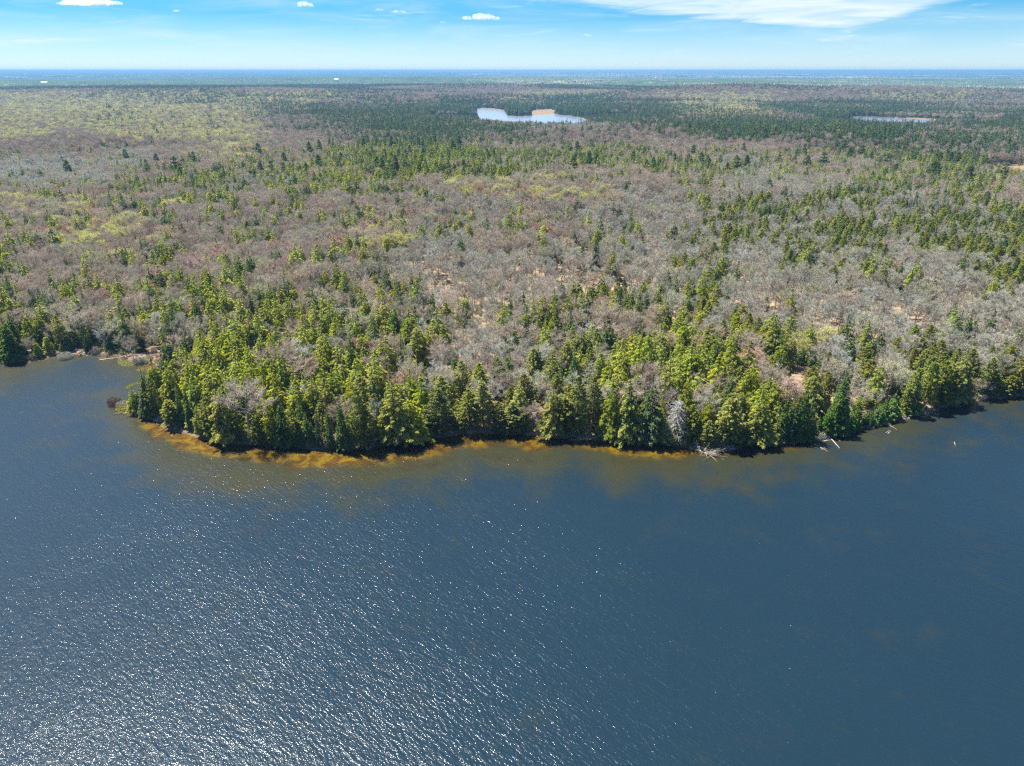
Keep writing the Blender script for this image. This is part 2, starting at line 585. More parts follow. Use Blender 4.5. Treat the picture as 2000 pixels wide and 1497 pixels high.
M = {
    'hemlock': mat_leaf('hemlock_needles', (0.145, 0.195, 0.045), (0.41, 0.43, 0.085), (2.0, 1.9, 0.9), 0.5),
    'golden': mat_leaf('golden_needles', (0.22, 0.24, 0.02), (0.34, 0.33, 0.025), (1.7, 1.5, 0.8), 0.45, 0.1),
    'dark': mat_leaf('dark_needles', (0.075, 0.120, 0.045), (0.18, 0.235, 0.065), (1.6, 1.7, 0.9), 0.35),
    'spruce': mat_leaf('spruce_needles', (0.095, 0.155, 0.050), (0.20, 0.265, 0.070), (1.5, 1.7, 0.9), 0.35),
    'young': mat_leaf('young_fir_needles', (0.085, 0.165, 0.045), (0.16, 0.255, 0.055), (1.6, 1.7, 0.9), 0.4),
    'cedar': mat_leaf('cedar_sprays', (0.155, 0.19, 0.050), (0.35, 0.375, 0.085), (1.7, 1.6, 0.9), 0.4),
    'far_green': mat_leaf('far_green_needles', (0.080, 0.110, 0.040), (0.155, 0.180, 0.052), (1.3, 1.4, 0.9), 0.25),
    'far_dark': mat_leaf('far_dark_needles', (0.052, 0.090, 0.042), (0.100, 0.145, 0.050), (1.3, 1.4, 0.9), 0.2),
    'far_cedar': mat_leaf('far_cedar_sprays', (0.10, 0.125, 0.04), (0.19, 0.21, 0.055), (1.4, 1.4, 0.9), 0.3),
    'bark': mat_bark('dark_bark', (0.06, 0.05, 0.045), (0.13, 0.11, 0.095)),
    'greybark': mat_bark('grey_bark', (0.22, 0.205, 0.19), (0.38, 0.36, 0.33)),
    'palebark': mat_bark('bleached_wood', (0.27, 0.255, 0.245), (0.42, 0.40, 0.385), 0.1),
    'driftwood': mat_bark('driftwood', (0.34, 0.29, 0.24), (0.56, 0.49, 0.42), 0.1),
    'twig_grey': mat_leaf('grey_twigs', (0.30, 0.29, 0.23), (0.47, 0.445, 0.35), (1, 1, 1), 0.15, 0.22),
    'twig_mauve': mat_leaf('mauve_twigs', (0.325, 0.26, 0.20), (0.50, 0.42, 0.325), (1, 1, 1), 0.15, 0.22),
    'twig_red': mat_leaf('reddish_twigs', (0.36, 0.215, 0.175), (0.52, 0.35, 0.28), (1, 1, 1), 0.2, 0.15),
    'twig_pale': mat_leaf('pale_twigs', (0.35, 0.36, 0.31), (0.50, 0.50, 0.43), (1, 1, 1), 0.2, 0.12),
    'bud_yellow': mat_leaf('yellow_buds', (0.42, 0.41, 0.11), (0.60, 0.57, 0.17), (1.2, 1.2, 0.8), 0.4, 0.15),
    'bud_green': mat_leaf('green_buds', (0.30, 0.32, 0.15), (0.46, 0.46, 0.22), (1.2, 1.2, 0.8), 0.35, 0.15),
    'bud_tan': mat_leaf('tan_buds', (0.28, 0.22, 0.13), (0.38, 0.31, 0.18), (1.2, 1.2, 0.8), 0.3, 0.15),
}


# ------------------------------------------------------------------ tree shapes (unit: metres, base at the origin)
def frame(d):
    d = d / (np.linalg.norm(d, axis=-1, keepdims=True) + 1e-9)
    up = np.where(np.abs(d[..., 2:3]) > 0.95, np.array([1.0, 0, 0]), np.array([0, 0, 1.0]))
    s = np.cross(d, up)
    s /= np.linalg.norm(s, axis=-1, keepdims=True) + 1e-9
    return d, s, np.cross(s, d)


def tube(path, rad, sides=5):
    path = np.array(path, dtype=float)
    V, F = [], []
    n = len(path)
    for i in range(n):
        d = path[min(i + 1, n - 1)] - path[max(i - 1, 0)]
        _, s, u_ = frame(d[None])
        for k in range(sides):
            a = 2 * math.pi * k / sides
            V.append(path[i] + rad[i] * (math.cos(a) * s[0] + math.sin(a) * u_[0]))
    for i in range(n - 1):
        for k in range(sides):
            a, b = i * sides + k, i * sides + (k + 1) % sides
            F.append((a, b, b + sides, a + sides))
    return V, F


class Geo:
    def __init__(self):
        self.V, self.F = [], []

    def add(self, V, F):
        o = len(self.V)
        self.V.extend(V)
        self.F.extend([tuple(i + o for i in f) for f in F])

    def tube(self, path, rad, sides=5):
        self.add(*tube(path, rad, sides))


def clumps(C, D, L, W, rg, tilt=0.5):
    """kite shaped foliage clumps: centres C, directions D, lengths L, widths W"""
    n = len(C)
    D = D + rg.normal(0, tilt, (n, 3))
    d, s, u_ = frame(D)
    roll = rg.normal(0, 0.7, n)[:, None]
    s2 = s * np.cos(roll) + u_ * np.sin(roll)
    u2 = -s * np.sin(roll) + u_ * np.cos(roll)
    L, W = L[:, None], W[:, None]
    a = C - d * L * 0.5
    b = C + s2 * W * 0.5 + d * L * 0.05
    c = C + d * L * 0.5 - u2 * L * 0.12
    e = C - s2 * W * 0.5 + d * L * 0.05
    V = np.stack([a, b, c, e], 1).reshape(-1, 3)
    i = np.arange(n)[:, None] * 4
    F = np.concatenate([np.concatenate([i, i + 1, i + 2], 1), np.concatenate([i, i + 2, i + 3], 1)], 0)
    return V, F


def leaf_mesh(name, V, F, mat, nclump, rg, per=4, val=None):
    me_ = mesh_from(name, V, F, mat)
    v_ = rg.random(nclump) if val is None else np.clip(val + rg.normal(0, 0.22, nclump), 0, 1)
    me_.attributes.new('var', 'FLOAT', 'POINT').data.foreach_set('value', np.repeat(v_, per).astype(np.float32))
    return me_


def conifer(seed, H, prof, nb, per, csize, droop=0.25, rise=0.0, lump=0.25, first=0.08):
    """prof(t) = branch length at height fraction t; returns crown arrays and trunk geometry"""
    rg = np.random.default_rng(seed)
    t = first + (1 - first) * (1 - np.sqrt(rg.random(nb) * 0.97 + 0.005) if prof(0.2) > prof(0.7) * 1.6 else rg.random(nb) * 0.99)
    t = np.sort(t)
    ang = rg.random(nb) * 0.8 + np.arange(nb) * 2.39996
    lobe = 1 + lump * np.sin(ang * 2 + seed) * rg.random(nb) + rg.normal(0, 0.5 * lump, nb)
    L = np.array([prof(x) for x in t]) * np.clip(lobe, 0.45, 1.5)
    C, D, S, val = [], [], [], []
    for i in range(nb):
        m = max(3, int(per * (0.35 + 0.65 * L[i] / (prof(0.3) + 0.01))))
        f = np.sqrt(rg.random(m)) * 1.0
        f = 0.12 + 0.92 * f
        out_d = np.array([math.cos(ang[i]), math.sin(ang[i]), 0])
        side = np.array([-out_d[1], out_d[0], 0])
        zz = t[i] * H + rise * L[i] * f - droop * L[i] * f ** 1.8
        lat = rg.normal(0, 0.20, m) * L[i] * (1.15 - f) * 1.25
        c = out_d * (f * L[i])[:, None] + side * lat[:, None]
        c[:, 2] = zz + rg.normal(0, 0.035 * H ** 0.5, m)
        C.append(c)
        dd = np.tile(out_d, (m, 1)) + side * (lat / (L[i] + 0.1))[:, None] * 1.5
        dd[:, 2] = rise - droop * 1.6 * f
        D.append(dd)
        S.append(csize * (0.7 + 0.6 * rg.random(m)) * (1.0 - 0.25 * t[i]))
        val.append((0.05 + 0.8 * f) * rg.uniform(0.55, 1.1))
    # leader
    m = int(per * 0.6)
    c = np.zeros((m, 3))
    c[:, 2] = H * (1 - 0.10 * rg.random(m))
    c[:, :2] = rg.normal(0, 0.05, (m, 2)) * H * 0.1
    C.append(c)
    D.append(np.tile([0, 0, 1.0], (m, 1)) + rg.normal(0, 0.3, (m, 3)))
    S.append(np.full(m, csize * 0.7))
    val.append(np.full(m, 0.5))
    C, D, S, val = np.concatenate(C), np.concatenate(D), np.concatenate(S), np.concatenate(val)
    V, F = clumps(C, D, S * 1.35, S * 0.85, rg, 0.35)
    g = Geo()
    r0 = 0.012 * H + 0.05
    g.tube([(0, 0, -0.4), (0, 0, H * 0.3), (rg.normal(0, .05), rg.normal(0, .05), H * 0.7), (0, 0, H * 0.97)], [r0, r0 * 0.8, r0 * 0.42, 0.02], 6)
    for i in range(0, nb, max(1, nb // 16)):
        o_ = np.array([math.cos(ang[i]), math.sin(ang[i]), 0])
        p0 = np.array([0, 0, t[i] * H])
        g.tube([p0, p0 + o_ * L[i] * 0.5 + np.array([0, 0, rise * L[i] * 0.5 - droop * L[i] * 0.2]),
                p0 + o_ * L[i] * 0.9 + np.array([0, 0, rise * L[i] * 0.9 - droop * L[i] * 0.8])], [0.06, 0.04, 0.01], 3)
    return V, F, len(C), val, g, rg


def bare(seed, H, crown_w, clear=0.4, n_limb=9, twigs=2600, tw=0.045, buds=0, budsize=0.3, upright=0.55, branchy=1.0, dead=False):
    rg = np.random.default_rng(seed)
    g = Geo()
    r0 = 0.011 * H + 0.03
    lean = rg.normal(0, 0.03, 2) * H
    top = np.array([lean[0], lean[1], H * 0.82])
    spine = [np.array([0, 0, -0.4]), np.array([lean[0] * 0.2, lean[1] * 0.2, H * 0.3]), np.array([lean[0] * 0.6, lean[1] * 0.6, H * 0.58]), top]
    g.tube(spine, [r0, r0 * 0.8, r0 * 0.5, 0.03], 6)
    tips, tdir = [], []
    for k in range(n_limb):
        f = clear + (0.92 - clear) * (k + rg.random() * 0.7) / n_limb
        z0 = f * H * 0.86
        p = np.array([lean[0] * f, lean[1] * f, z0])
        a = k * 2.4 + rg.normal(0, 0.3)
        fr_ = (f - clear) / (0.93 - clear)
        reach = crown_w * 0.5 * math.sqrt(max(0.12, 1 - (max(fr_, 0) * 0.95) ** 2)) * (0.8 + 0.35 * rg.random())
        zt = H * (0.62 + 0.36 * fr_ * (0.85 + 0.2 * rg.random()) - (0.1 if dead else 0.0))
        zt = max(z0 + reach * upright * 0.4, min(zt, H * 0.97))
        e = np.array([math.cos(a) * reach + p[0], math.sin(a) * reach + p[1], zt])
        midp = p * 0.5 + e * 0.5 + np.array([math.cos(a), math.sin(a), -0.6]) * reach * 0.12
        rl = r0 * (0.5 - 0.28 * fr_)
        g.tube([p, midp, e], [rl, rl * 0.55, 0.02], 4)
        nsub = int(7 * branchy)
        for q in range(nsub):
            s_ = 0.3 + 0.7 * (q + rg.random()) / nsub
            b0 = (1 - s_) ** 2 * p + 2 * s_ * (1 - s_) * midp + s_ ** 2 * e
            dirn = (e - p) / (np.linalg.norm(e - p) + 1e-6)
            dv = dirn * 0.6 + rg.normal(0, 0.55, 3)
            dv[2] = abs(dv[2]) * 0.8 + 0.15
            dv /= np.linalg.norm(dv)
            ln = crown_w * 0.26 * (0.6 + 0.6 * rg.random()) * (1.1 - 0.4 * s_)
            b1 = b0 + dv * ln
            b1[2] = min(b1[2], H)
            g.tube([b0, (b0 + b1) / 2 + rg.normal(0, 0.08, 3), b1], [rl * 0.35, rl * 0.22, 0.012], 3)
            for s2 in np.linspace(0.2, 1, 5):
                tips.append(b0 + (b1 - b0) * s2)
                tdir.append(dv)
    tips, tdir = np.array(tips), np.array(tdir)
    idx = rg.integers(0, len(tips), twigs)
    ln = crown_w * 0.13 * (0.5 + rg.random(twigs))
    d = tdir[idx] * 0.7 + rg.normal(0, 0.55, (twigs, 3))
    d[:, 2] = d[:, 2] * 0.8 + 0.30
    d, s, u_ = frame(d)
    st = tips[idx] + rg.normal(0, 0.012 * H, (twigs, 3))
    endp = st + d * ln[:, None]
    a = rg.random(twigs)[:, None] * 6.28
    sv = (s * np.cos(a) + u_ * np.sin(a)) * (tw * (0.6 + 0.8 * rg.random(twigs)))[:, None]
    V = np.stack([st - sv, st + sv, endp], 1).reshape(-1, 3)
    F = np.arange(twigs * 3).reshape(-1, 3)
    out_ = [V, F, twigs]
    budm = None
    if buds:
        j = rg.integers(0, twigs, buds)
        C = endp[j] + rg.normal(0, 0.12, (buds, 3))
        Vb, Fb = clumps(C, rg.normal(0, 1, (buds, 3)), budsize * (0.7 + 0.6 * rg.random(buds)), budsize * 0.8 * (0.7 + 0.6 * rg.random(buds)), rg)
        budm = (Vb, Fb, buds)
    return out_, budm, g, rg


# profiles
def p_hemlock(t): return 4.8 * (max(0, 1 - t) ** 0.86) * min(1, 0.72 + t * 1.5)
def p_fir(t): return 2.5 * (max(0, 1 - t) ** 1.05) + 0.12
def p_cedar(t): return 2.55 * min(1, (max(0, 1 - t) * 2.0) ** 0.75) * (0.85 + 0.25 * t)
def p_pine(t): return 5.0 * (max(0, 1 - t) ** 0.5) * min(1, 0.45 + t * 1.2)
def p_young(t): return 2.2 * (max(0, 1 - t) ** 0.95) + 0.1


PROTO = {}          # kind -> list of (crown mesh, trunk mesh, height, width)


def add_conifer(kind, seed, H, prof, mat, nb, per, cs, **kw):
    V, F, n, val, g, rg = conifer(seed, H, prof, nb, per, cs, **kw)
    cm = leaf_mesh(kind + "_crown", V, F, M[mat], n, rg, 4, val)
    tm = mesh_from(kind + "_trunk", g.V, g.F, M['bark'])
    wd = 2 * np.percentile(np.hypot(V[:, 0], V[:, 1]), 95)
    PROTO.setdefault(kind, []).append((cm, tm, H, wd))


for s in range(6):
    H = 15.5 + s * 0.6
    add_conifer('hemlock', 20 + s, H, p_hemlock, 'hemlock', 120, 78, 0.44, droop=0.34 + 0.05 * (s % 3), rise=0.12, lump=0.30)
for s in range(4):
    add_conifer('spruce', 40 + s, 15.0, p_fir, 'spruce', 130, 40, 0.36, droop=0.22, rise=0.02, lump=0.18, first=0.03)
for s in range(4):
    add_conifer('cedar', 60 + s, 13.0, p_cedar, 'cedar', 130, 46, 0.38, droop=0.10, rise=0.42, lump=0.28, first=0.04)
for s in range(3):
    add_conifer('young', 80 + s, 8.0, p_young, 'young', 85, 30, 0.34, droop=0.12, rise=0.12, lump=0.16, first=0.02)
for s in range(2):
    add_conifer('pine', 90 + s, 20.0, p_pine, 'dark', 80, 60, 0.75, droop=0.05, rise=0.22, lump=0.4, first=0.22)


def recolour(src, new, mat):
    PROTO[new] = []
    for (cm, tm, H, wd) in PROTO[src]:
        c = cm.copy()
        c.materials.clear()
        c.materials.append(M[mat])
        PROTO[new].append((c, tm, H, wd))


recolour('hemlock', 'golden', 'golden')
recolour('hemlock', 'darkhem', 'dark')


def add_bare(kind, seed, H, wd, tmat, bmat=None, trunk='greybark', **kw):
    (V, F, n), bud, g, rg = bare(seed, H, wd, **kw)
    if bud is not None:
        Vb, Fb, nb_ = bud
        V2 = np.concatenate([V, Vb])
        F2 = np.concatenate([F, Fb + len(V)])
        cm = mesh_from(kind + "_crown", V2, F2, M[tmat])
        cm.materials.append(M[bmat])
        mi = np.zeros(len(F2), dtype=np.int32)
        mi[len(F):] = 1
        cm.polygons.foreach_set('material_index', mi)
        va = np.concatenate([np.repeat(rg.random(n), 3), np.repeat(rg.random(nb_), 4)])
        cm.attributes.new('var', 'FLOAT', 'POINT').data.foreach_set('value', va.astype(np.float32))
    else:
        cm = leaf_mesh(kind + "_crown", V, F, M[tmat], n, rg, 3)
    tm = mesh_from(kind + "_trunk", g.V, g.F, M[trunk])
    PROTO.setdefault(kind, []).append((cm, tm, H, wd * 1.05))


for s in range(4):
    add_bare('bare_grey', 100 + s, 14.0, 6.2 + 0.6 * s, 'twig_grey', clear=0.42, n_limb=9, twigs=2300, tw=0.028)
    add_bare('bare_mauve', 110 + s, 14.0, 7.4 + 0.5 * s, 'twig_mauve', clear=0.38, n_limb=10, twigs=2800, tw=0.029, buds=300, budsize=0.16, bmat='twig_mauve')
for s in range(2):
    add_bare('bare_red', 120 + s, 13.0, 7.5, 'twig_red', clear=0.3, n_limb=10, twigs=3000, tw=0.045, buds=900, budsize=0.2, bmat='twig_red')
    add_bare('bare_pale', 130 + s, 14.0, 7.0, 'twig_pale', clear=0.3, n_limb=9, twigs=2500, tw=0.045, trunk='palebark', buds=500, budsize=0.22, bmat='twig_pale')
    add_bare('budding', 140 + s, 15.0, 9.5, 'twig_grey', clear=0.35, n_limb=11, twigs=2200, tw=0.045, buds=2600, budsize=0.34, bmat='bud_yellow')
    add_bare('greening', 150 + s, 14.0, 8.5, 'twig_grey', clear=0.35, n_limb=11, twigs=2400, tw=0.045, buds=1300, budsize=0.26, bmat='bud_green')
    add_bare('tanbud', 160 + s, 14.0, 8.0, 'twig_mauve', clear=0.35, n_limb=11, twigs=2400, tw=0.045, buds=1100, budsize=0.24, bmat='bud_tan')
for s in range(3):
    add_bare('slender', 170 + s, 13.5, 4.2, 'twig_grey', clear=0.3, n_limb=10, twigs=1300, tw=0.036, upright=1.0)


def dead_conifer(seed, H, wd, n=110, mat='palebark'):
    rg = np.random.default_rng(seed)
    g = Geo()
    g.tube([(0, 0, -0.3), (0.1, 0, H * 0.5), (0, 0, H)], [0.22, 0.14, 0.02], 6)
    Vs, n_tw = [], 0
    for k in range(n):
        t = 0.06 + 0.9 * (k + rg.random()) / n
        a = k * 2.4
        L = wd * 0.5 * (1 - t) ** 0.5 * min(1, 0.6 + t) * (0.7 + 0.5 * rg.random())
        o_ = np.array([math.cos(a), math.sin(a), 0])
        p0 = np.array([0, 0, t * H])
        p1 = p0 + o_ * L * 0.5 + np.array([0, 0, 0.12 * L])
        p2 = p0 + o_ * L + np.array([0, 0, -0.15 * L])
        g.tube([p0, p1, p2], [0.06, 0.045, 0.015], 3)
        m = int(14 + 14 * L / 3)
        f = rg.random(m)[:, None]
        st = p0 + (p2 - p0) * (0.15 + 0.85 * f) + np.array([0, 0, 1]) * 0.12 * L * f * (1 - f) * 3
        d = o_ * 0.5 + rg.normal(0, 0.55, (m, 3))
        d[:, 2] -= 0.15
        d, s_, u_ = frame(d)
        ln = (0.5 + 0.7 * rg.random(m))[:, None] * (0.5 + L * 0.18)
        aa = rg.random(m)[:, None] * 6.28
        sv = (s_ * np.cos(aa) + u_ * np.sin(aa)) * 0.03
        Vs.append(np.stack([st - sv, st + sv, st + d * ln], 1).reshape(-1, 3))
        n_tw += m
    V = np.concatenate(Vs)
    cm = leaf_mesh("dead_crown", V, np.arange(len(V)).reshape(-1, 3), M[mat if mat != 'palebark' else 'twig_dead'], n_tw, rg, 3)
    tm = mesh_from("dead_trunk", g.V, g.F, M['palebark'])
    return (cm, tm, H, wd)


M['twig_dead'] = mat_leaf('silver_twigs', (0.42, 0.40, 0.41), (0.58, 0.56, 0.57), (1, 1, 1), 0.2, 0.05)
PROTO['dead'] = [dead_conifer(5, 14.0, 7.0), dead_conifer(6, 12.0, 4.0, 70)]
add_bare('deadwhite', 180, 12.0, 6.0, 'twig_dead', trunk='palebark', clear=0.3, n_limb=9, twigs=900, tw=0.04)


# ---- light versions for trees seen from afar (crown and trunk in one mesh)
def far_conifer(seed, H, prof, mat, n, cs, droop=0.3):
    rg = np.random.default_rng(seed)
    t = 0.08 + 0.9 * (1 - np.sqrt(rg.random(n)))
    a = rg.random(n) * 6.283
    f = 0.45 + 0.6 * rg.random(n)
    L = np.array([prof(x) for x in t]) * f
    C = np.stack([np.cos(a) * L, np.sin(a) * L, t * H - droop * L * f], 1)
    D = np.stack([np.cos(a), np.sin(a), -0.4 + 0 * a], 1)
    S = cs * (0.7 + 0.6 * rg.random(n))
    V, F = clumps(C, D, S * 1.3, S, rg, 0.4)
    ct = np.array([[0, 0, H * 0.94], [0, 0, H * 0.9]])
    V2, F2 = clumps(ct, np.array([[0, 0, 1.0], [0.3, 0, 1.0]]), np.array([1.6, 1.6]), np.array([0.7, 0.7]), rg, 0.05)
    return leaf_mesh("far_conifer", np.concatenate([V, V2]), np.concatenate([F, F2 + len(V)]), M[mat], n + 2, rg, 4)


def far_bare(seed, H, wd, mat, n, cs, bmat=None, nb_=0, bs_=0.6, clear=0.45):
    rg = np.random.default_rng(seed)
    # twig bundles: long thin kites through an umbrella shaped crown
    a = rg.random(n) * 6.283
    rad = np.sqrt(rg.random(n))
    zt = clear + (1 - clear) * (rg.random(n) ** 0.6) * np.sqrt(np.clip(1 - 0.75 * rad ** 2, 0, 1))
    C = np.stack([np.cos(a) * rad * wd / 2, np.sin(a) * rad * wd / 2, zt * H], 1)
    D = np.stack([np.cos(a) * rad * 0.7, np.sin(a) * rad * 0.7, 0.8 + 0 * a], 1)
    V, F = clumps(C, D, cs * (0.8 + 0.8 * rg.random(n)), np.full(n, cs * 0.085 if n > 300 else cs * 0.13), rg, 0.45)
    g = Geo()
    g.tube([(0, 0, -0.4), (0, 0, H * 0.7)], [0.17, 0.08], 3)
    if nb_:
        j = rg.integers(0, n, nb_)
        Cb = C[j] + rg.normal(0, 0.35, (nb_, 3)) + np.array([0, 0, 0.5])
        Vb, Fb = clumps(Cb, rg.normal(0, 1, (nb_, 3)), np.full(nb_, bs_), np.full(nb_, bs_ * 0.8), rg)
    else:
        Vb, Fb = np.zeros((0, 3)), np.zeros((0, 3), dtype=int)
    gv = np.array(g.V)
    gf = np.array([f[:3] for f in g.F] + [(f[0], f[2], f[3]) for f in g.F])
    V2 = np.concatenate([V, Vb, gv])
    F2 = np.concatenate([F, Fb + len(V), gf + len(V) + len(Vb)])
    me_ = mesh_from("far_bare", V2, F2, M[mat])
    me_.materials.append(M[bmat] if bmat else M[mat])
    me_.materials.append(M['greybark'])
    mi = np.zeros(len(F2), dtype=np.int32)
    mi[len(F):len(F) + len(Fb)] = 1
    mi[len(F) + len(Fb):] = 2
    me_.polygons.foreach_set('material_index', mi)
    va = np.concatenate([np.repeat(rg.random(n), 4), np.repeat(rg.random(nb_), 4) if nb_ else [], np.zeros(len(gv))])
    me_.attributes.new('var', 'FLOAT', 'POINT').data.foreach_set('value', va.astype(np.float32))
    return me_


FAR = {}
for s in range(3):
    FAR.setdefault('hemlock', []).append(far_conifer(200 + s, 15.5, p_hemlock, 'far_green', 260, 1.0))
    FAR.setdefault('darkhem', []).append(far_conifer(210 + s, 15.5, p_hemlock, 'far_dark', 260, 1.0))
    FAR.setdefault('bare_mauve', []).append(far_bare(220 + s, 14, 8.2, 'twig_mauve', 520, 1.7, 'twig_mauve', 40, 0.35))
    FAR.setdefault('bare_grey', []).append(far_bare(230 + s, 14, 7.2, 'twig_grey', 480, 1.7))
for s in range(2):
    FAR.setdefault('spruce', []).append(far_conifer(240 + s, 15, p_fir, 'far_dark', 150, 0.9))
    FAR.setdefault('cedar', []).append(far_conifer(250 + s, 13, p_cedar, 'far_cedar', 170, 0.85, -0.2))
    FAR.setdefault('pine', []).append(far_conifer(260 + s, 20, p_pine, 'far_green', 200, 1.5, 0))
    FAR.setdefault('budding', []).append(far_bare(270 + s, 15, 10, 'twig_grey', 200, 2.0, 'bud_yellow', 330, 0.75))
    FAR.setdefault('greening', []).append(far_bare(280 + s, 14, 9, 'twig_grey', 240, 2.0, 'bud_green', 150, 0.6))
    FAR.setdefault('tanbud', []).append(far_bare(290 + s, 14, 9, 'twig_mauve', 240, 2.0, 'bud_tan', 130, 0.6))
    FAR.setdefault('bare_red', []).append(far_bare(300 + s, 13, 8, 'twig_red', 260, 2.0, 'twig_red', 90, 0.45))
    FAR.setdefault('bare_pale', []).append(far_bare(310 + s, 14, 8, 'twig_pale', 260, 2.0, 'twig_pale', 90, 0.45))
    FAR.setdefault('slender', []).append(far_bare(320 + s, 13.5, 4.6, 'twig_grey', 130, 2.0, clear=0.3))

# ------------------------------------------------------------------ what grows where (read off the photograph, mapped to the ground)
ROWS = [
    (150, "9m 9m 9m 9m 9m 9m 8m 7m 6m 3m 3m 3m 3m 3m 3m 3m 3m 4m 4m 4m"),
    (158, "9m 9m 9m 9m 9m 9m 8m 7m 6m 5m 4m 3m 3m 3m 3m 3m 3m 3m 3m 3m"),
    (165, "9m 9m 9m 9m 9m 9m 8m 7m 8m 8m 3m 3m 5m 3m 3m 3m 3m 3m 3m 3m"),
    (175, "3m 3m 3m 3m 3m 3m 4m 4m 3m 3m 3m 3m 6m 3m 5m 3m 3m 3m 3m 3m"),
    (190, "0y 1y 1y 1y 1y 2y 3y 4m 3m 3m 2y 3y 3m 3y 3y 3m 4m 4y 4y 4m"),
    (205, "0y 1y 1y 1y 2y 3y 5m 5m 5m 8m 8m 8m 7m 2y 2y 6m 6m 6m 6m 5m"),
    (220, "0y 0y 0y 1y 3y 5m 5m 6m 6m 9m 9m 9m 8m 3y 2y 6m 8m 9m 8m 6m"),
    (235, "0y 0y 1y 0y 1y 2m 5m 7m 6m 8m 6g 8m 8m 6m 6y 5m 7m 6m 6m 7m"),
    (250, "0y 0y 0y 0y 1y 1m 4m 6m 7m 5m 0g 1g 6m 8m 8m 8m 8m 7m 6m 7m"),
    (270, "0y 0m 0y 0y 1y 1m 3m 6m 7m 3m 2m 1m 1m 3m 7m 6m 5m 4m 5m 7m"),
    (290, "0m 1m 0m 0m 0y 0m 1m 6m 7m 4m 4m 3m 1m 2m 1m 0m 1m 3m 5m 6m"),
    (310, "3m 2m 0w 0m 1y 1m 3m 7m 6m 7m 6m 4m 4m 2m 2m 2m 4m 2m 3m 7m"),
    (330, "0w 0w 1w 2m 2m 3m 4m 6m 6m 6k 5k 2m 3m 5m 1g 1m 2m 4m 7m 6m"),
    (350, "0w 0w 1m 3m 4m 3m 5m 6m 6k 5k 1m 1m 3m 7m 2g 2g 2m 5m 7m 2y"),
    (370, "1w 1w 2m 5m 5k 4k 5m 3m 1m 0y 0y 0m 2m 4m 1g 1g 2g 3m 5k 2m"),
    (390, "2m 2m 1m 3m 4k 2m 3m 4m 0m 0y 0y 0y 0g 1g 2g 1g 3g 5k 4m 3m"),
    (410, "1y 2y 2m 3m 2m 3m 3m 2m 1g 0g 0y 1m 0g 3k 5k 4k 6k 6k 5k 3m"),
    (430, "1m 0y 1m 1m 3m 4m 2m 2m 1m 0g 1m 2g 1g 4k 4k 6k 4k 4k 6k 3k"),
    (450, "1m 1y 1y 1m 3m 3m 3m 2y 1g 2m 1m 1g 1g 3k 5k 4k 4k 4k 6k 5k"),
    (470, "1m 1y 2y 0m 2m 2m 2m 1y 1g 3m 1m 1m 1g 3k 4k 4k 5k 5k 5k 6k"),
    (490, "2m 2y 1y 2m 1m 2m 2m 1y 0g 1m 0m 1g 1g 2k 3k 2k 4k 5k 4k 7k"),
    (510, "3m 2m 2m 3m 3m 2m 2m 0g 0g 0g 0g 0g 1g 1k 1g 2k 3k 3k 5k 6k"),
    (530, "4m 3m 2m 3m 4m 4m 4m 1g 1p 0g 0p 0p 0g 1g 0g 1g 2k 2g 3k 5k"),
    (550, "4m 4m 2m 2m 5m 4m 4m 2g 0p 0g 0p 0p 0p 1g 1g 1g 1g 1g 2g 5k"),
    (575, "3m 3m 3m 4m 5m 4m 4m 3m 0p 0g 1g 1p 0p 1g 1g 1g 1g 0g 1g 3k"),
    (600, "5m 5m 5m 5m 7m 3m 5m 5m 1g 0g 3k 3k 3k 3k 3k 1g 0g 0g 0g 1g"),
    (625, "7s 7s 7s 6s 8h 4m 5m 4m 1g 0g 3m 2m 4m 5m 4k 1g 1g 0g 0g 0g"),
    (650, "7s 7s 6s 5g 8h 5m 5m 3m 1g 1g 3m 3m 5h 6h 4k 2k 1g 1g 1g 0g"),
    (680, "8s 6s 4s 3g 8h 6h 6h 5m 2g 1k 3m 4m 6h 6h 4h 2y 2g 2k 3k 3k"),
    (710, "7s 6s 3g 3g 8h 7h 6h 5m 2g 3k 4k 4k 6h 6h 5h 1p 3k 4k 5k 5k"),
    (740, "3g 3g 1g 3h 8h 7h 7h 7h 4k 4k 4k 6k 7h 7h 5h 2p 4k 4k 5k 5k"),
    (780, "3g 3g 3g 5h 8h 8h 8h 8h 5k 4k 5k 6k 8h 7h 6h 2p 5k 4k 5k 5k"),
    (830, "3g 3g 3g 7s 7s 7s 7s 7h 6k 5k 6k 6k 7h 6h 6h 4s 5k 4k 5k 5k"),
]
row_y = np.array([r[0] for r in ROWS], dtype=float)
GC = np.array([[int(tk[0]) for tk in r[1].split()] for r in ROWS], dtype=float)
GT = [[tk[1] for tk in r[1].split()] for r in ROWS]


def look_up(px, py, j1, j2):
    """conifer share and type at jittered photograph positions"""
    x = np.clip(px + j1 * 45, 0, 1999)
    yy = py + j2 * np.interp(py, [150, 250, 400, 600, 800], [2, 8, 12, 16, 20])
    k = np.interp(yy, row_y, np.arange(len(row_y)))
    k0 = np.floor(k).astype(int)
    k1 = np.minimum(k0 + 1, len(row_y) - 1)
    fx = x / 100 - 0.5
    c0 = np.clip(np.floor(fx).astype(int), 0, 19)
    c1 = np.clip(c0 + 1, 0, 19)
    a, b = np.clip(fx - c0, 0, 1), k - k0
    share = (GC[k0, c0] * (1 - a) + GC[k0, c1] * a) * (1 - b) + (GC[k1, c0] * (1 - a) + GC[k1, c1] * a) * b
    kr, cr = np.clip(np.round(k).astype(int), 0, len(row_y) - 1), np.clip(np.floor(x / 100).astype(int), 0, 19)
    typ = np.array([GT[q][p] for q, p in zip(kr, cr)])
    return share / 9.0, typ


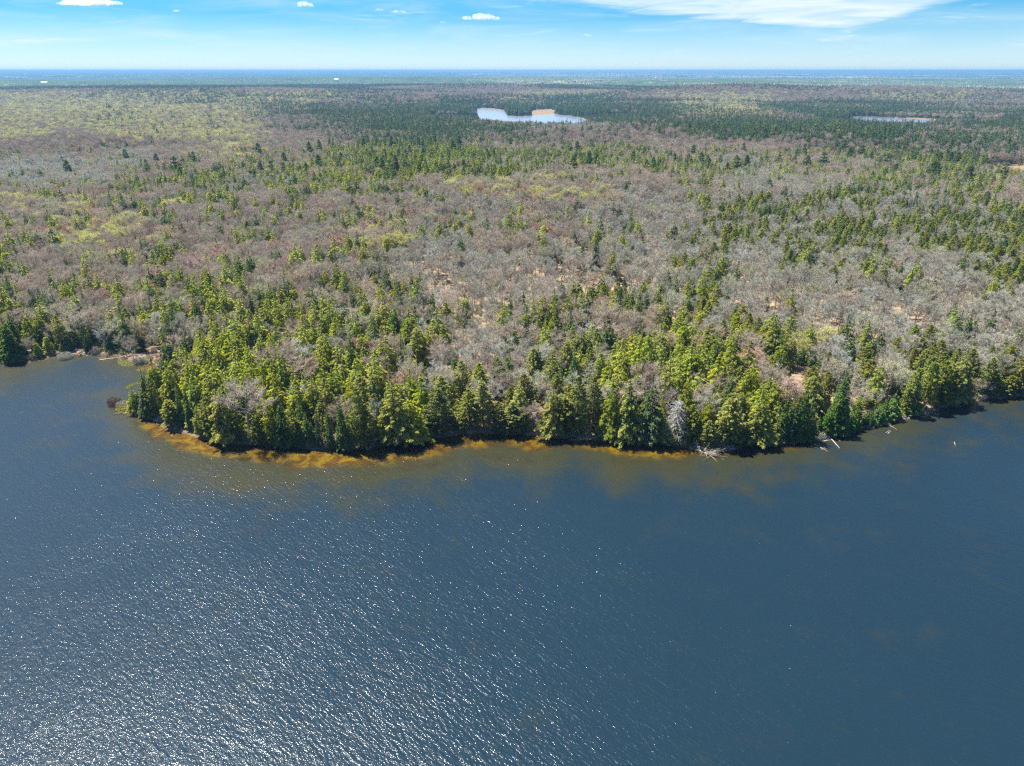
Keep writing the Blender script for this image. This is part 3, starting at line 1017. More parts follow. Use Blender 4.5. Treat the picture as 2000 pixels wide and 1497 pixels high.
# notable trees near the shore: kind, x, top y, base y, width (photograph pixels)
HAND = """
spruce 270 766 808 13;spruce 293 715 813 34;cedar 313 738 816 27;cedar 336 782 834 34;spruce 353 740 832 18;hemlock 343 702 802 52;spruce 375 745 838 18
hemlock 381 688 802 56;cedar 396 795 852 26;cedar 416 770 860 38;hemlock 441 740 862 62;bare_mauve 490 742 862 84;cedar 468 805 867 34;spruce 556 772 870 34
spruce 586 818 874 18;spruce 601 812 876 24;spruce 624 792 872 16;spruce 613 818 874 12;spruce 646 790 875 20;spruce 673 766 877 30;spruce 686 812 877 16
cedar 704 760 878 34;cedar 720 792 877 34;deadwhite 738 780 860 30;hemlock 775 748 867 74;hemlock 806 770 862 62;cedar 858 765 855 46;bare_pale 835 745 815 34
cedar 533 800 870 30;cedar 575 795 868 30;cedar 505 815 870 30;cedar 755 800 872 30;hemlock 735 752 850 44
cedar 918 760 840 42;cedar 944 745 844 40;hemlock 1012 742 832 58;cedar 1003 790 848 44;cedar 975 785 843 32;tanbud 985 728 792 42;bare_mauve 1040 792 848 40
hemlock 1080 748 852 60;cedar 1103 780 856 44;cedar 1126 738 853 42;cedar 1158 738 838 34;hemlock 1192 738 850 56;hemlock 1228 742 858 66;darkhem 1266 735 862 58
hemlock 1188 803 857 36;hemlock 1325 735 852 66;dead 1318 784 871 60;golden 1375 772 862 46;cedar 1380 822 874 30;cedar 1422 775 868 50;hemlock 1478 760 868 62
cedar 1455 828 872 40;cedar 1348 790 862 34;hemlock 1290 800 862 40
young 1545 765 864 30;young 1562 752 862 32;young 1578 775 861 28;young 1527 785 866 26;young 1537 802 866 24;young 1555 800 864 26;cedar 1586 832 860 22
young 1630 742 846 42;young 1642 772 848 34;young 1614 790 852 28;young 1655 790 840 26;young 1668 795 838 24;bare_mauve 1672 758 806 46;young 1620 812 850 20
young 1694 798 830 26;young 1608 792 822 16;young 1596 812 846 18;young 1612 838 858 16;cedar 882 800 842 24;cedar 900 815 846 20;young 1712 788 826 28;young 1724 780 824 24;young 1742 763 816 32;golden 1685 688 775 50;golden 1752 678 740 38;cedar 1770 718 806 32
greening 1745 733 776 52;young 1780 746 810 36;cedar 1802 704 800 32;cedar 1830 704 794 40;hemlock 1868 682 790 64;cedar 1846 712 792 40;cedar 1890 758 785 32
cedar 1920 700 774 32;cedar 1935 728 773 34;cedar 1992 688 772 46;cedar 1966 734 773 32;young 1950 738 772 22;bare_mauve 1912 742 778 32
hemlock 1700 705 790 52;darkhem 1750 705 770 40
hemlock 632 678 762 42;hemlock 657 718 812 62;hemlock 600 728 796 40;hemlock 521 740 825 38;bare_pale 590 672 742 62;bare_grey 602 748 812 52;hemlock 690 668 748 50
hemlock 716 674 742 50;hemlock 727 704 770 42;hemlock 762 716 772 30;hemlock 792 714 772 32;hemlock 830 710 772 42;hemlock 852 724 782 36;hemlock 482 663 726 50
hemlock 502 698 766 40;hemlock 515 658 716 36;hemlock 462 700 766 50;hemlock 428 600 660 50;hemlock 442 592 652 46;hemlock 425 650 720 50;hemlock 400 645 716 44
hemlock 598 638 674 34;hemlock 650 634 688 38;hemlock 672 640 674 26;hemlock 715 590 644 42;hemlock 763 622 684 46;hemlock 735 640 684 32;hemlock 746 608 652 32
hemlock 793 613 650 30;hemlock 821 603 644 30;hemlock 841 600 638 26;hemlock 862 624 654 20;hemlock 805 565 606 20;hemlock 727 550 600 40;hemlock 701 548 580 32
hemlock 670 568 606 26;hemlock 559 576 614 32;hemlock 545 592 622 24;hemlock 506 562 600 30;hemlock 557 620 658 22;hemlock 423 535 584 38;hemlock 248 514 556 30
hemlock 241 560 622 34;hemlock 68 598 655 36;spruce 28 618 704 40;spruce 6 622 690 20;hemlock 325 555 610 28;spruce 178 600 660 18;spruce 272 612 660 26
bare_pale 318 610 668 44;bare_grey 155 590 660 44;deadwhite 205 640 692 24;bare_red 325 690 730 36;bare_grey 352 610 690 30
hemlock 1050 618 670 30;golden 1080 608 674 34;golden 1052 640 674 30;hemlock 1110 636 694 30;hemlock 1212 648 732 46;hemlock 1132 680 742 46;hemlock 1166 690 744 32
golden 1080 670 728 36;hemlock 1198 708 752 38;cedar 1245 655 706 26;cedar 1268 660 706 26;hemlock 1270 606 646 26;hemlock 1298 617 670 42;golden 1358 598 662 28
cedar 1362 645 708 36;cedar 1384 632 696 30;hemlock 1416 642 726 58;hemlock 1482 628 698 46;darkhem 1501 640 696 26;hemlock 1322 694 768 38;hemlock 1300 688 762 46
hemlock 1360 722 798 62;cedar 1391 712 768 50;golden 1467 720 778 42;hemlock 1494 688 774 38;cedar 1440 716 778 36;bare_red 1458 680 742 54;bare_red 1296 658 706 42
bare_mauve 1172 622 672 40;bare_mauve 1212 615 660 34;deadwhite 1146 632 686 44;bare_mauve 1412 610 660 36;tanbud 1430 645 690 30
hemlock 1122 412 440 32;hemlock 910 445 475 28;hemlock 974 452 482 24;hemlock 865 450 490 16;hemlock 1018 478 500 18;hemlock 950 455 475 20
young 1570 648 694 20;young 1562 675 712 18;young 1586 672 716 20;young 1600 678 724 20;young 1548 664 704 18;cedar 1577 714 772 32;bare_mauve 1612 700 764 36
young 1640 655 690 18;young 1655 690 735 20
darkhem 1225 760 862 44;bare_mauve 600 700 765 70;bare_mauve 575 640 700 60;bare_mauve 540 700 760 50;bare_red 520 612 655 50;bare_mauve 690 600 650 50
bare_mauve 830 640 700 50;bare_mauve 950 690 760 40;budding 350 388 425 60;budding 155 395 432 44;budding 48 408 440 40;budding 225 452 490 50;budding 240 488 528 48
"""
hand = []
for tk in HAND.replace("\n", ";").split(";"):
    if tk.strip():
        k_, x_, t_, b_, w_ = tk.split()
        hand.append((k_, float(x_), float(t_), float(b_), float(w_)))

trees = []      # dicts
placed_xy = []
for (k_, px, ty, by, wpx) in hand:
    g = ground_pt(px, by, 1.0)
    for _ in range(6):
        z = float(terrain(np.array([g[0]]), np.array([g[1]]))[0])
        g = ground_pt(px, by, max(z, 0.15))
    dist = g[1] * cP + (CAM_H - g[2]) * sP
    # the height that reaches the top pixel
    up = 748.5 - ty
    fwd, dz = FPX * cP + up * sP, up * cP - FPX * sP
    Ht = CAM_H + dz * g[1] / fwd - g[2]
    Wd = wpx * dist / FPX
    if poly_sd(g[None, :2], lake_poly)[0] < 0.8:           # keep the foot on dry land
        for _ in range(14):
            if poly_sd(g[None, :2], lake_poly)[0] > 0.8:
                break
            g[1] += 0.7
        g[2] = max(0.15, float(terrain(np.array([g[0]]), np.array([g[1]]))[0]))
    trees.append(dict(kind=k_, x=g[0], y=g[1], z=g[2], H=Ht, W=Wd, rot=random.random() * 6.28, hand=True, px=px, py=by, top=ty))
    placed_xy.append((g[0], g[1], Wd))
placed_xy = np.array(placed_xy)


def jitter_grid(r0, r1, sp):
    n = int(r1 / sp) + 2
    xs, ys = np.meshgrid(np.arange(-n, n + 1) * sp, np.arange(0, n + 1) * sp)
    xs = xs.ravel() + rng.uniform(-0.42, 0.42, xs.size) * sp
    ys = ys.ravel() + rng.uniform(-0.42, 0.42, ys.size) * sp
    d = np.hypot(xs, ys)
    a = np.degrees(np.arctan2(xs, ys))
    m = (d >= r0) & (d < r1) & (np.abs(a) < np.where(d < 900, 46, 42))
    return xs[m], ys[m]


def choose(X, Y, Z, hgt=9.0):
    """kind, height, width of every tree of an automatic stand"""
    px, py, _ = to_px(X, Y, Z + hgt * 0.55)
    D = np.hypot(X, Y)
    j1 = vnoise(X, Y, 22 + 0 * D, 31) + rng.normal(0, 0.25, len(X))
    j2 = vnoise(X, Y, 26, 32) + rng.normal(0, 0.25, len(X))
    share, typ = look_up(px, py, j1, j2)
    share = np.where((typ == 'k') & (py < 560), share + 0.10, share)
    clump_s = np.where(D < 900, vnoise(X, Y, 16, 33), np.where(D < 2500, 0.6 * vnoise(X, Y, 38, 33) + 0.9 * vnoise(X, Y, 150, 36), 1.5 * vnoise(X, Y, 260, 33)))
    pr = np.clip(share + clump_s * 0.55 * np.sqrt(share * (1 - share) * 4 + 0.02), 0, 1)
    con = rng.random(len(X)) < pr * 1.02
    farc = D > 900
    u1 = rng.random(len(X))
    u2 = rng.random(len(X))
    ystrong = vnoise(X, Y, 60, 35)
    kinds = []
    for i in range(len(X)):
        t_ = typ[i]
        if con[i]:
            if t_ == 'k':
                kinds.append('cedar' if u1[i] < 0.72 else ('spruce' if u1[i] < 0.9 else 'young'))
            elif t_ == 's':
                kinds.append('spruce' if u1[i] < 0.55 else ('hemlock' if u1[i] < 0.8 else 'cedar'))
            elif t_ == 'h':
                kinds.append('hemlock' if u1[i] < 0.8 else ('cedar' if u1[i] < 0.92 else 'spruce'))
            else:
                kinds.append('hemlock' if u1[i] < 0.55 else ('darkhem' if u1[i] < 0.76 else ('spruce' if u1[i] < 0.93 else ('pine' if u1[i] < 0.96 and Y[i] > 600 else 'cedar'))))
        else:
            if t_ == 'y':
                yy = u1[i] - 0.12 * ystrong[i] - (0.22 if py[i] < 300 else 0.03)
                kinds.append('budding' if yy < 0.22 else ('greening' if yy < 0.42 else ('bare_mauve' if yy < 0.86 else 'bare_red')))
            elif t_ == 'w':
                kinds.append('bare_pale' if u1[i] < 0.6 else ('greening' if u1[i] < 0.75 else 'bare_mauve'))
            elif t_ in 'gk':
                kinds.append('bare_grey' if u1[i] < 0.42 else ('slender' if u1[i] < 0.8 else ('bare_pale' if u1[i] < 0.87 else ('greening' if u1[i] < 0.92 else 'bare_mauve'))))
            elif t_ == 'p':
                kinds.append('slender' if u1[i] < 0.6 else ('bare_grey' if u1[i] < 0.8 else 'bare_mauve'))
            else:
                kinds.append('bare_mauve' if u1[i] < 0.60 else ('bare_grey' if u1[i] < 0.80 else ('bare_red' if u1[i] < 0.835 + 0.03 * ystrong[i] else ('tanbud' if u1[i] < 0.94 else 'greening'))))
    kinds = np.array(kinds)
    kinds = np.where(farc & (kinds == 'hemlock') & (rng.random(len(X)) < 0.3), 'darkhem', kinds)
    base = {'hemlock': (13.5, 19), 'darkhem': (13.5, 19), 'golden': (12, 16), 'spruce': (12, 19), 'cedar': (10, 15), 'young': (3.5, 8), 'pine': (17, 23)}
    H = np.zeros(len(X))
    for k_ in np.unique(kinds):
        lo, hi = base.get(k_, (10, 14))
        mk = kinds == k_
        H[mk] = lo + (hi - lo) * u2[mk]
    # a bigger crown where the light versions stand in for a looser grid
    keep = np.ones(len(X), dtype=bool)
    keep &= ~((typ == 'p') & (rng.random(len(X)) < 0.60))
    keep &= ~((typ == 'g') & (D < 700) & (rng.random(len(X)) < 0.22))
    return kinds, H, keep, typ


def excluded(X, Y):
    m = np.zeros(len(X), dtype=bool)
    for poly in pond_polys + marsh_polys:
        c = poly.mean(0)
        nr_ = np.hypot(X - c[0], Y - c[1]) < 700
        if nr_.any():
            m[nr_] |= poly_sd(np.stack([X[nr_], Y[nr_]], 1), poly) < 2
    return m


# band A: near forest
X, Y = jitter_grid(170, 950, 5.1)
sd = lake_sd(X, Y)
m = (sd > 1.2) & ~excluded(X, Y)
# clear spots seen in the photograph: the red-brown opening at the right shore, the gap by the water, the bare slope
for (px, py, rad) in [(1600, 800, 3.5), (1588, 775, 3), (1592, 835, 3.5), (1560, 742, 4), (1532, 740, 4), (1640, 690, 6), (1600, 665, 6), (890, 800, 4), (895, 825, 4), (1685, 810, 3.5), (1450, 790, 3),
                      (1050, 540, 7), (1080, 560, 6), (780, 525, 6), (790, 550, 5), (1180, 555, 6), (1030, 770, 3), (300, 500, 6), (1500, 650, 5)]:
    g = ground_pt(px, py, 1.5)
    m &= np.hypot(X - g[0], Y - g[1]) > rad
X, Y, sd = X[m], Y[m], sd[m]
Z = terrain(X, Y, sd)
kinds, H, keep, typ = choose(X, Y, Z)
dd = np.full(len(X), 1e9)
for (hx, hy, hw) in placed_xy:
    dd = np.minimum(dd, np.hypot(X - hx, Y - hy) - 0.30 * hw)
keep &= dd > 1.3
# smaller trees right on the shore so that the belt keeps the outline of the photograph
near_shore = sd < 6
H = np.where(near_shore, H * rng.uniform(0.35, 0.75, len(H)), H)
# the belt along the water is denser, with small trees between the large ones
X2, Y2 = jitter_grid(170, 470, 3.6)
sd2 = lake_sd(X2, Y2)
px2, _, _ = to_px(X2, Y2, 1.0)
m2 = (sd2 > 1.0) & (sd2 < 24) & (rng.random(len(X2)) < 0.42) & (np.abs(px2 - 1600) > 40)
X2, Y2, sd2 = X2[m2], Y2[m2], sd2[m2]
Z2 = terrain(X2, Y2, sd2)
k2, H2, keep2, _ = choose(X2, Y2, Z2)
keep2 &= np.isin(k2, ['hemlock', 'darkhem', 'spruce', 'cedar', 'young'])
X, Y, Z, sd = np.concatenate([X, X2]), np.concatenate([Y, Y2]), np.concatenate([Z, Z2]), np.concatenate([sd, sd2])
kinds, H, keep = np.concatenate([kinds, k2]), np.concatenate([H, H2 * rng.uniform(0.4, 0.75, len(H2))]), np.concatenate([keep, keep2])
auto = [dict(kind=kinds[i], x=X[i], y=Y[i], z=Z[i], H=H[i], W=None, rot=rng.random() * 6.28, hand=False, sd=sd[i]) for i in np.nonzero(keep)[0]]

CON = {'hemlock', 'darkhem', 'golden', 'spruce', 'cedar', 'young', 'pine'}
LIMIT = 285
n_con = sum(t['kind'] in CON for t in trees)
n_bare = len(trees) - n_con


def in_view(t):
    px, py, dep = to_px(np.array([t['x']]), np.array([t['y']]), np.array([t['z'] + t['H'] * 0.6]))
    return -10 < px[0] < 2010 and py[0] < 1500, px[0], py[0], dep[0]


rest = []
cand = []
for t in auto:
    ok, px, py, dep = in_view(t)
    t['px'], t['py'], t['dep'] = px, py, dep
    if ok and dep < 520:
        cand.append((t['H'] / dep, t))
    else:
        rest.append(t)
cand.sort(key=lambda q: -q[0])
for s_, t in cand:
    isc = t['kind'] in CON
    if isc and n_con < LIMIT:
        n_con += 1
        trees.append(t)
    elif (not isc) and n_bare < LIMIT:
        n_bare += 1
        trees.append(t)
    else:
        rest.append(t)

# ------------------------------------------------------------------ individual trees
LOOK = {
    'hemlock': ('evergreen_tree', 'full green evergreen', 'evergreen tree'), 'darkhem': ('evergreen_tree', 'dark green evergreen', 'evergreen tree'),
    'golden': ('evergreen_tree', 'golden yellow-green evergreen', 'evergreen tree'), 'spruce': ('spruce_tree', 'narrow spired spruce', 'spruce tree'),
    'cedar': ('cedar_tree', 'blunt olive-green cedar', 'cedar tree'), 'young': ('young_fir_tree', 'bright green young fir', 'fir tree'),
    'pine': ('pine_tree', 'open-crowned pine', 'pine tree'), 'bare_grey': ('bare_tree', 'leafless grey-twigged tree', 'bare tree'),
    'bare_mauve': ('bare_tree', 'leafless mauve-brown tree', 'bare tree'), 'bare_red': ('bare_tree', 'leafless reddish-twigged tree', 'bare tree'),
    'bare_pale': ('bare_tree', 'leafless pale-twigged tree', 'bare tree'), 'budding': ('budding_tree', 'yellow budding tree', 'budding tree'),
    'greening': ('budding_tree', 'faintly greening tree', 'budding tree'), 'tanbud': ('budding_tree', 'tan budding tree', 'budding tree'),
    'slender': ('bare_tree', 'slender leafless tree', 'bare tree'), 'dead': ('dead_tree', 'silver-grey dead conifer', 'dead tree'),
    'deadwhite': ('dead_tree', 'bleached white dead tree', 'dead tree'),
}
GROUP = {'evergreen_tree': 'evergreens of the shore belt', 'spruce_tree': 'spruces near the shore', 'cedar_tree': 'cedars near the shore', 'young_fir_tree': 'young firs near the shore',
         'pine_tree': 'pines near the shore', 'bare_tree': 'leafless trees near the shore', 'budding_tree': 'budding trees near the shore', 'dead_tree': 'dead trees near the shore'}
MARKS = [(-300, 'far end of the bay'), (8, 'white building'), (115, 'grassy bay shore'), (240, 'brown islet bush'), (380, 'wooded point'), (490, 'wide grey shoreline tree'), (585, 'spruce row'),
         (673, 'tallest shoreline spire'), (738, 'white forked snag'), (895, 'gap in the shore belt'), (1012, 'round bright shoreline evergreen'), (1150, 'bleached branch heap'),
         (1318, 'silver dead conifer'), (1457, 'reddish round-crowned tree'), (1560, 'young fir thicket'), (1625, 'long pale log'), (1742, 'stony shore'), (1868, 'large dark shore evergreen'), (2300, 'end of the shore')]
marks_w = [(ground_pt(px, 850)[0] / ground_pt(px, 850)[1], nm) for px, nm in MARKS]
BANDS = [(7, 'at the waterline'), (15, 'one row back'), (24, 'two rows back'), (35, 'in the mid belt'), (50, 'behind the belt'), (75, 'on the first slope'), (110, 'on the mid slope'),
         (160, 'on the upper slope'), (1e9, 'far up the forest')]
ORD = ['first', 'second', 'third', 'fourth', 'fifth', 'sixth', 'seventh', 'eighth', 'ninth', 'tenth', 'eleventh', 'twelfth', 'thirteenth', 'fourteenth', 'fifteenth', 'sixteenth',
       'seventeenth', 'eighteenth', 'nineteenth', 'twentieth'] + ['twenty-' + q for q in ('first', 'second', 'third', 'fourth', 'fifth', 'sixth', 'seventh', 'eighth', 'ninth')]
tx = np.array([t['x'] for t in trees])
ty_ = np.array([t['y'] for t in trees])
tsd = lake_sd(tx, ty_)
cells = {}
for i, t in enumerate(trees):
    slope = t['x'] / t['y']
    j = int(np.argmin([abs(slope - mk[0]) for mk in marks_w]))
    side = 'rightward' if slope >= marks_w[j][0] else 'leftward'
    band = next(nm for lim, nm in BANDS if tsd[i] < lim)
    look = LOOK[t['kind']][1]
    cells.setdefault((look, band, j, side), []).append((abs(slope - marks_w[j][0]), i))
SPECIAL = {('dead', 1318): 'big silver-grey dead conifer with fine bare branches, standing at the waterline',
           ('golden', 1375): 'bright golden-green evergreen at the waterline beside the silver dead conifer',
           ('bare_mauve', 490): 'wide leafless grey tree with spreading limbs at the waterline of the wooded point',
           ('deadwhite', 738): 'bleached white forked snag between dark evergreens at the waterline',
           ('bare_red', 1458): 'round-crowned leafless tree with reddish twig tips among evergreens',
           ('spruce', 293): 'tall dark spruce at the very tip of the wooded point',
           ('spruce', 673): 'tallest slim spruce spire in the waterline row of spruces',
           ('hemlock', 1868): 'large dark round evergreen overhanging the shore east of the stony beach',
           ('hemlock', 1012): 'rounded bright green evergreen beside the gap in the shore belt',
           ('hemlock', 1122): 'lone dark rounded evergreen amid the leafless trees on the hill'}
labels = {}
for (look, band, j, side), lst in cells.items():
    lst.sort()
    for q, (_, i) in enumerate(lst):
        labels[i] = "%s %s, %s %s from the %s" % (look, band, ORD[min(q, len(ORD) - 1)], side, MARKS[j][1])
for i, t in enumerate(trees):
    if t.get('hand') and (t['kind'], int(t['px'])) in SPECIAL:
        labels[i] = SPECIAL[(t['kind'], int(t['px']))]

for i, t in enumerate(trees):
    nm, look, cat = LOOK[t['kind']]
    protos = PROTO[t['kind']]
    pr_ = protos[0] if t['kind'] == 'dead' else protos[(i * 7 + int(t['x'])) % len(protos)]
    cm, tm, pH, pW = pr_
    root = bpy.data.objects.new(nm, None)
    root.empty_display_size = 1
    scene.collection.objects.link(root)
    root.location = (t['x'], t['y'], t['z'])
    root.rotation_euler = (random.gauss(0, 0.025), random.gauss(0, 0.025), t['rot'])
    sz = t['H'] / pH
    sx = sz * 1.12 if t['W'] is None else 1.06 * t['W'] / pW
    sx = min(max(sx, sz * 0.55), sz * 1.9)
    root.scale = (sx, sx, sz)
    tag(root, labels[i], cat, GROUP[nm])
    tr_ = link('trunk', tm, root)
    cr_ = link('crown', cm, root)

# ------------------------------------------------------------------ masses of trees: geometry nodes over point meshes
proto_coll = {}


def scatter(name, items, pts, label):
    """items: list of lists of meshes per variant (each variant = crown[, trunk]); pts: arrays"""
    coll = bpy.data.collections.new(name + "_kinds")
    for k_, meshes in enumerate(items):
        o = bpy.data.objects.new("%s_kind_%03d" % (name, k_), meshes)
        coll.objects.link(o)
    me_ = bpy.data.meshes.new(name)
    n = len(pts['idx'])
    me_.vertices.add(n)
    me_.vertices.foreach_set('co', pts['co'].astype(np.float32).ravel())
    me_.attributes.new('idx', 'INT', 'POINT').data.foreach_set('value', pts['idx'].astype(np.int32))
    me_.attributes.new('rot', 'FLOAT', 'POINT').data.foreach_set('value', pts['rot'].astype(np.float32))
    me_.attributes.new('scl', 'FLOAT_VECTOR', 'POINT').data.foreach_set('vector', pts['scl'].astype(np.float32).ravel())
    o = link(name, me_)
    ng = bpy.data.node_groups.new(name + "_nodes", 'GeometryNodeTree')
    ng.interface.new_socket('Geometry', in_out='INPUT', socket_type='NodeSocketGeometry')
    ng.interface.new_socket('Geometry', in_out='OUTPUT', socket_type='NodeSocketGeometry')
    gi, go = ng.nodes.new('NodeGroupInput'), ng.nodes.new('NodeGroupOutput')
    ci = ng.nodes.new('GeometryNodeCollectionInfo')
    ci.inputs['Collection'].default_value = coll
    ci.inputs['Separate Children'].default_value = True
    ci.inputs['Reset Children'].default_value = True
    ip = ng.nodes.new('GeometryNodeInstanceOnPoints')
    ip.inputs['Pick Instance'].default_value = True

    def attr(nm, ty):
        a = ng.nodes.new('GeometryNodeInputNamedAttribute')
        a.data_type = ty
        a.inputs[0].default_value = nm
        return a.outputs[0]
    cx = ng.nodes.new('ShaderNodeCombineXYZ')
    ng.links.new(attr('rot', 'FLOAT'), cx.inputs[2])
    ng.links.new(gi.outputs[0], ip.inputs['Points'])
    ng.links.new(ci.outputs[0], ip.inputs['Instance'])
    ng.links.new(attr('idx', 'INT'), ip.inputs['Instance Index'])
    ng.links.new(cx.outputs[0], ip.inputs['Rotation'])
    ng.links.new(attr('scl', 'FLOAT_VECTOR'), ip.inputs['Scale'])
    ng.links.new(ip.outputs[0], go.inputs[0])
    md = o.modifiers.new('scatter', 'NODES')
    md.node_group = ng
    tag(o, label, kind='stuff')
    return o


def joined(cm, tm):
    """crown and trunk in one mesh (for the masses)"""
    nv, nt = len(cm.vertices), len(tm.vertices)
    co = np.zeros(3 * nv, dtype=np.float32)
    cm.vertices.foreach_get('co', co)
    ct = np.zeros(3 * nt, dtype=np.float32)
    tm.vertices.foreach_get('co', ct)
    fc = np.zeros(len(cm.loops), dtype=np.int32)
    cm.loops.foreach_get('vertex_index', fc)
    fc = fc.reshape(-1, 3)
    ft = np.zeros(len(tm.loops), dtype=np.int32)
    tm.loops.foreach_get('vertex_index', ft)
    ft = ft.reshape(-1, 4)
    ft = np.concatenate([ft[:, :3], ft[:, [0, 2, 3]]]) + nv
    V = np.concatenate([co.reshape(-1, 3), ct.reshape(-1, 3)])
    me_ = mesh_from(cm.name + "_whole", V, np.concatenate([fc, ft]))
    mi0 = np.zeros(len(fc), dtype=np.int32)
    cm.polygons.foreach_get('material_index', mi0)
    for mt in cm.materials:
        me_.materials.append(mt)
    me_.materials.append(tm.materials[0])
    me_.polygons.foreach_set('material_index', np.concatenate([mi0, np.full(len(ft), len(cm.materials), dtype=np.int32)]))
    va = np.zeros(nv, dtype=np.float32)
    cm.attributes['var'].data.foreach_get('value', va)
    me_.attributes.new('var', 'FLOAT', 'POINT').data.foreach_set('value', np.concatenate([va, np.zeros(nt, dtype=np.float32)]))
    return me_


groups = {'evergreen_forest': CON, 'leafless_forest': {'bare_grey', 'bare_mauve', 'bare_red', 'bare_pale', 'slender', 'deadwhite'}, 'budding_forest': {'budding', 'greening', 'tanbud'}}
pools = {}
for gname, ks in groups.items():
    items, index = [], {}
    for k_ in sorted(ks):
        if k_ in PROTO:
            for pr_ in PROTO[k_]:
                index.setdefault((k_, 0), []).append(len(items))
                items.append((joined(pr_[0], pr_[1]), pr_[2]))
        if k_ in FAR:
            for fm in FAR[k_]:
                index.setdefault((k_, 1), []).append(len(items))
                items.append((fm, {'hemlock': 15.5, 'darkhem': 15.5, 'golden': 15.5, 'spruce': 15, 'cedar': 13, 'pine': 20, 'budding': 15, 'bare_red': 13, 'slender': 13.5}.get(k_, 14)))
    pools[gname] = dict(items=items, index=index, co=[], idx=[], rot=[], scl=[])
which = {k_: g for g, ks in groups.items() for k_ in ks}


def put(kind, x, y, z, H, lod, wide=1.0):
    if (kind, lod) not in pools[which[kind]]['index']:
        lod = 1 - lod if (kind, 1 - lod) in pools[which[kind]]['index'] else lod
        if (kind, lod) not in pools[which[kind]]['index']:
            kind = 'hemlock' if kind in CON else 'bare_grey'
    p = pools[which[kind]]
    ids = p['index'][(kind, lod)]
    j = ids[random.randrange(len(ids))]
    s_ = H / p['items'][j][1]
    p['co'].append((x, y, z))
    p['idx'].append(j)
    p['rot'].append(random.random() * 6.283)
    q = s_ * wide * (0.88 + 0.28 * random.random())
    p['scl'].append((q, q, s_))


for t in rest:
    put(t['kind'], t['x'], t['y'], t['z'], t['H'], 0 if math.hypot(t['x'], t['y']) < 960 else 1)

for (r0, r1, sp, wide) in [(950, 1900, 6.6, 1.05), (1900, 4600, 10.5, 1.35)]:
    X, Y = jitter_grid(r0, r1, sp)
    m = ~excluded(X, Y)
    X, Y = X[m], Y[m]
    Z = terrain(X, Y)
    kinds, H, keep, typ = choose(X, Y, Z)
    # low wet forest around the far ponds keeps them in view
    pm = pond_mask(X, Y)
    for pl_ in pond_polys:
        c = pl_.mean(0)
        front = (Y < c[1]) & (pm < 0.99) & (np.abs(X - c[0]) < 500)
        H = np.where(front, H * 0.42, H)
    for i in np.nonzero(keep)[0]:
        put(kinds[i], X[i], Y[i], Z[i], H[i], 1, wide)

LBL = {'evergreen_forest': 'mixed green evergreens filling the forest behind the shore belt', 'leafless_forest': 'grey and mauve leafless hardwoods covering the slopes behind the shore',
       'budding_forest': 'pale yellow-green budding hardwoods scattered over the far slopes'}
for gname, p in pools.items():
    scatter(gname, [it[0] for it in p['items']], {k_: np.array(p[k_]) for k_ in ('co', 'idx', 'rot', 'scl')}, LBL[gname])


# ---- patches of canopy for the land towards the horizon
def patch(seed, size, n, mats, cs):
    rg = np.random.default_rng(seed)
    V, F, MI = [], [], []
    off = 0
    for k_ in range(n):
        x, y = rg.uniform(-size / 2, size / 2, 2)
        mi = rg.choice(len(mats), p=[q[1] for q in mats])
        con = mats[mi][2]
        h = cs * (1.6 if con else 1.25) * rg.uniform(0.8, 1.2)
        r_ = cs * (0.42 if con else 0.62) * rg.uniform(0.8, 1.3)
        a0 = rg.random() * 6.28
        ring = [(x + r_ * math.cos(a0 + q * 1.2566) * rg.uniform(0.7, 1.2), y + r_ * math.sin(a0 + q * 1.2566) * rg.uniform(0.7, 1.2), h * (0.30 if con else 0.62) * rg.uniform(0.8, 1.2)) for q in range(5)]
        foot = [(x + (p[0] - x) * 0.7, y + (p[1] - y) * 0.7, 0) for p in ring]
        V += ring + foot + [(x, y, h)]
        for q in range(5):
            F.append((off + q, off + (q + 1) % 5, off + 10))
            F.append((off + 5 + q, off + 5 + (q + 1) % 5, off + (q + 1) % 5))
            F.append((off + 5 + q, off + (q + 1) % 5, off + q))
            MI += [mi] * 3
        off += 11
    me_ = mesh_from("canopy_patch", V, np.array(F), None)
    for q in mats:
        me_.materials.append(M[q[0]])
    me_.polygons.foreach_set('material_index', np.array(MI, dtype=np.int32))
    me_.attributes.new('var', 'FLOAT', 'POINT').data.foreach_set('value', np.repeat(rg.random(n), 11).astype(np.float32))
    return me_


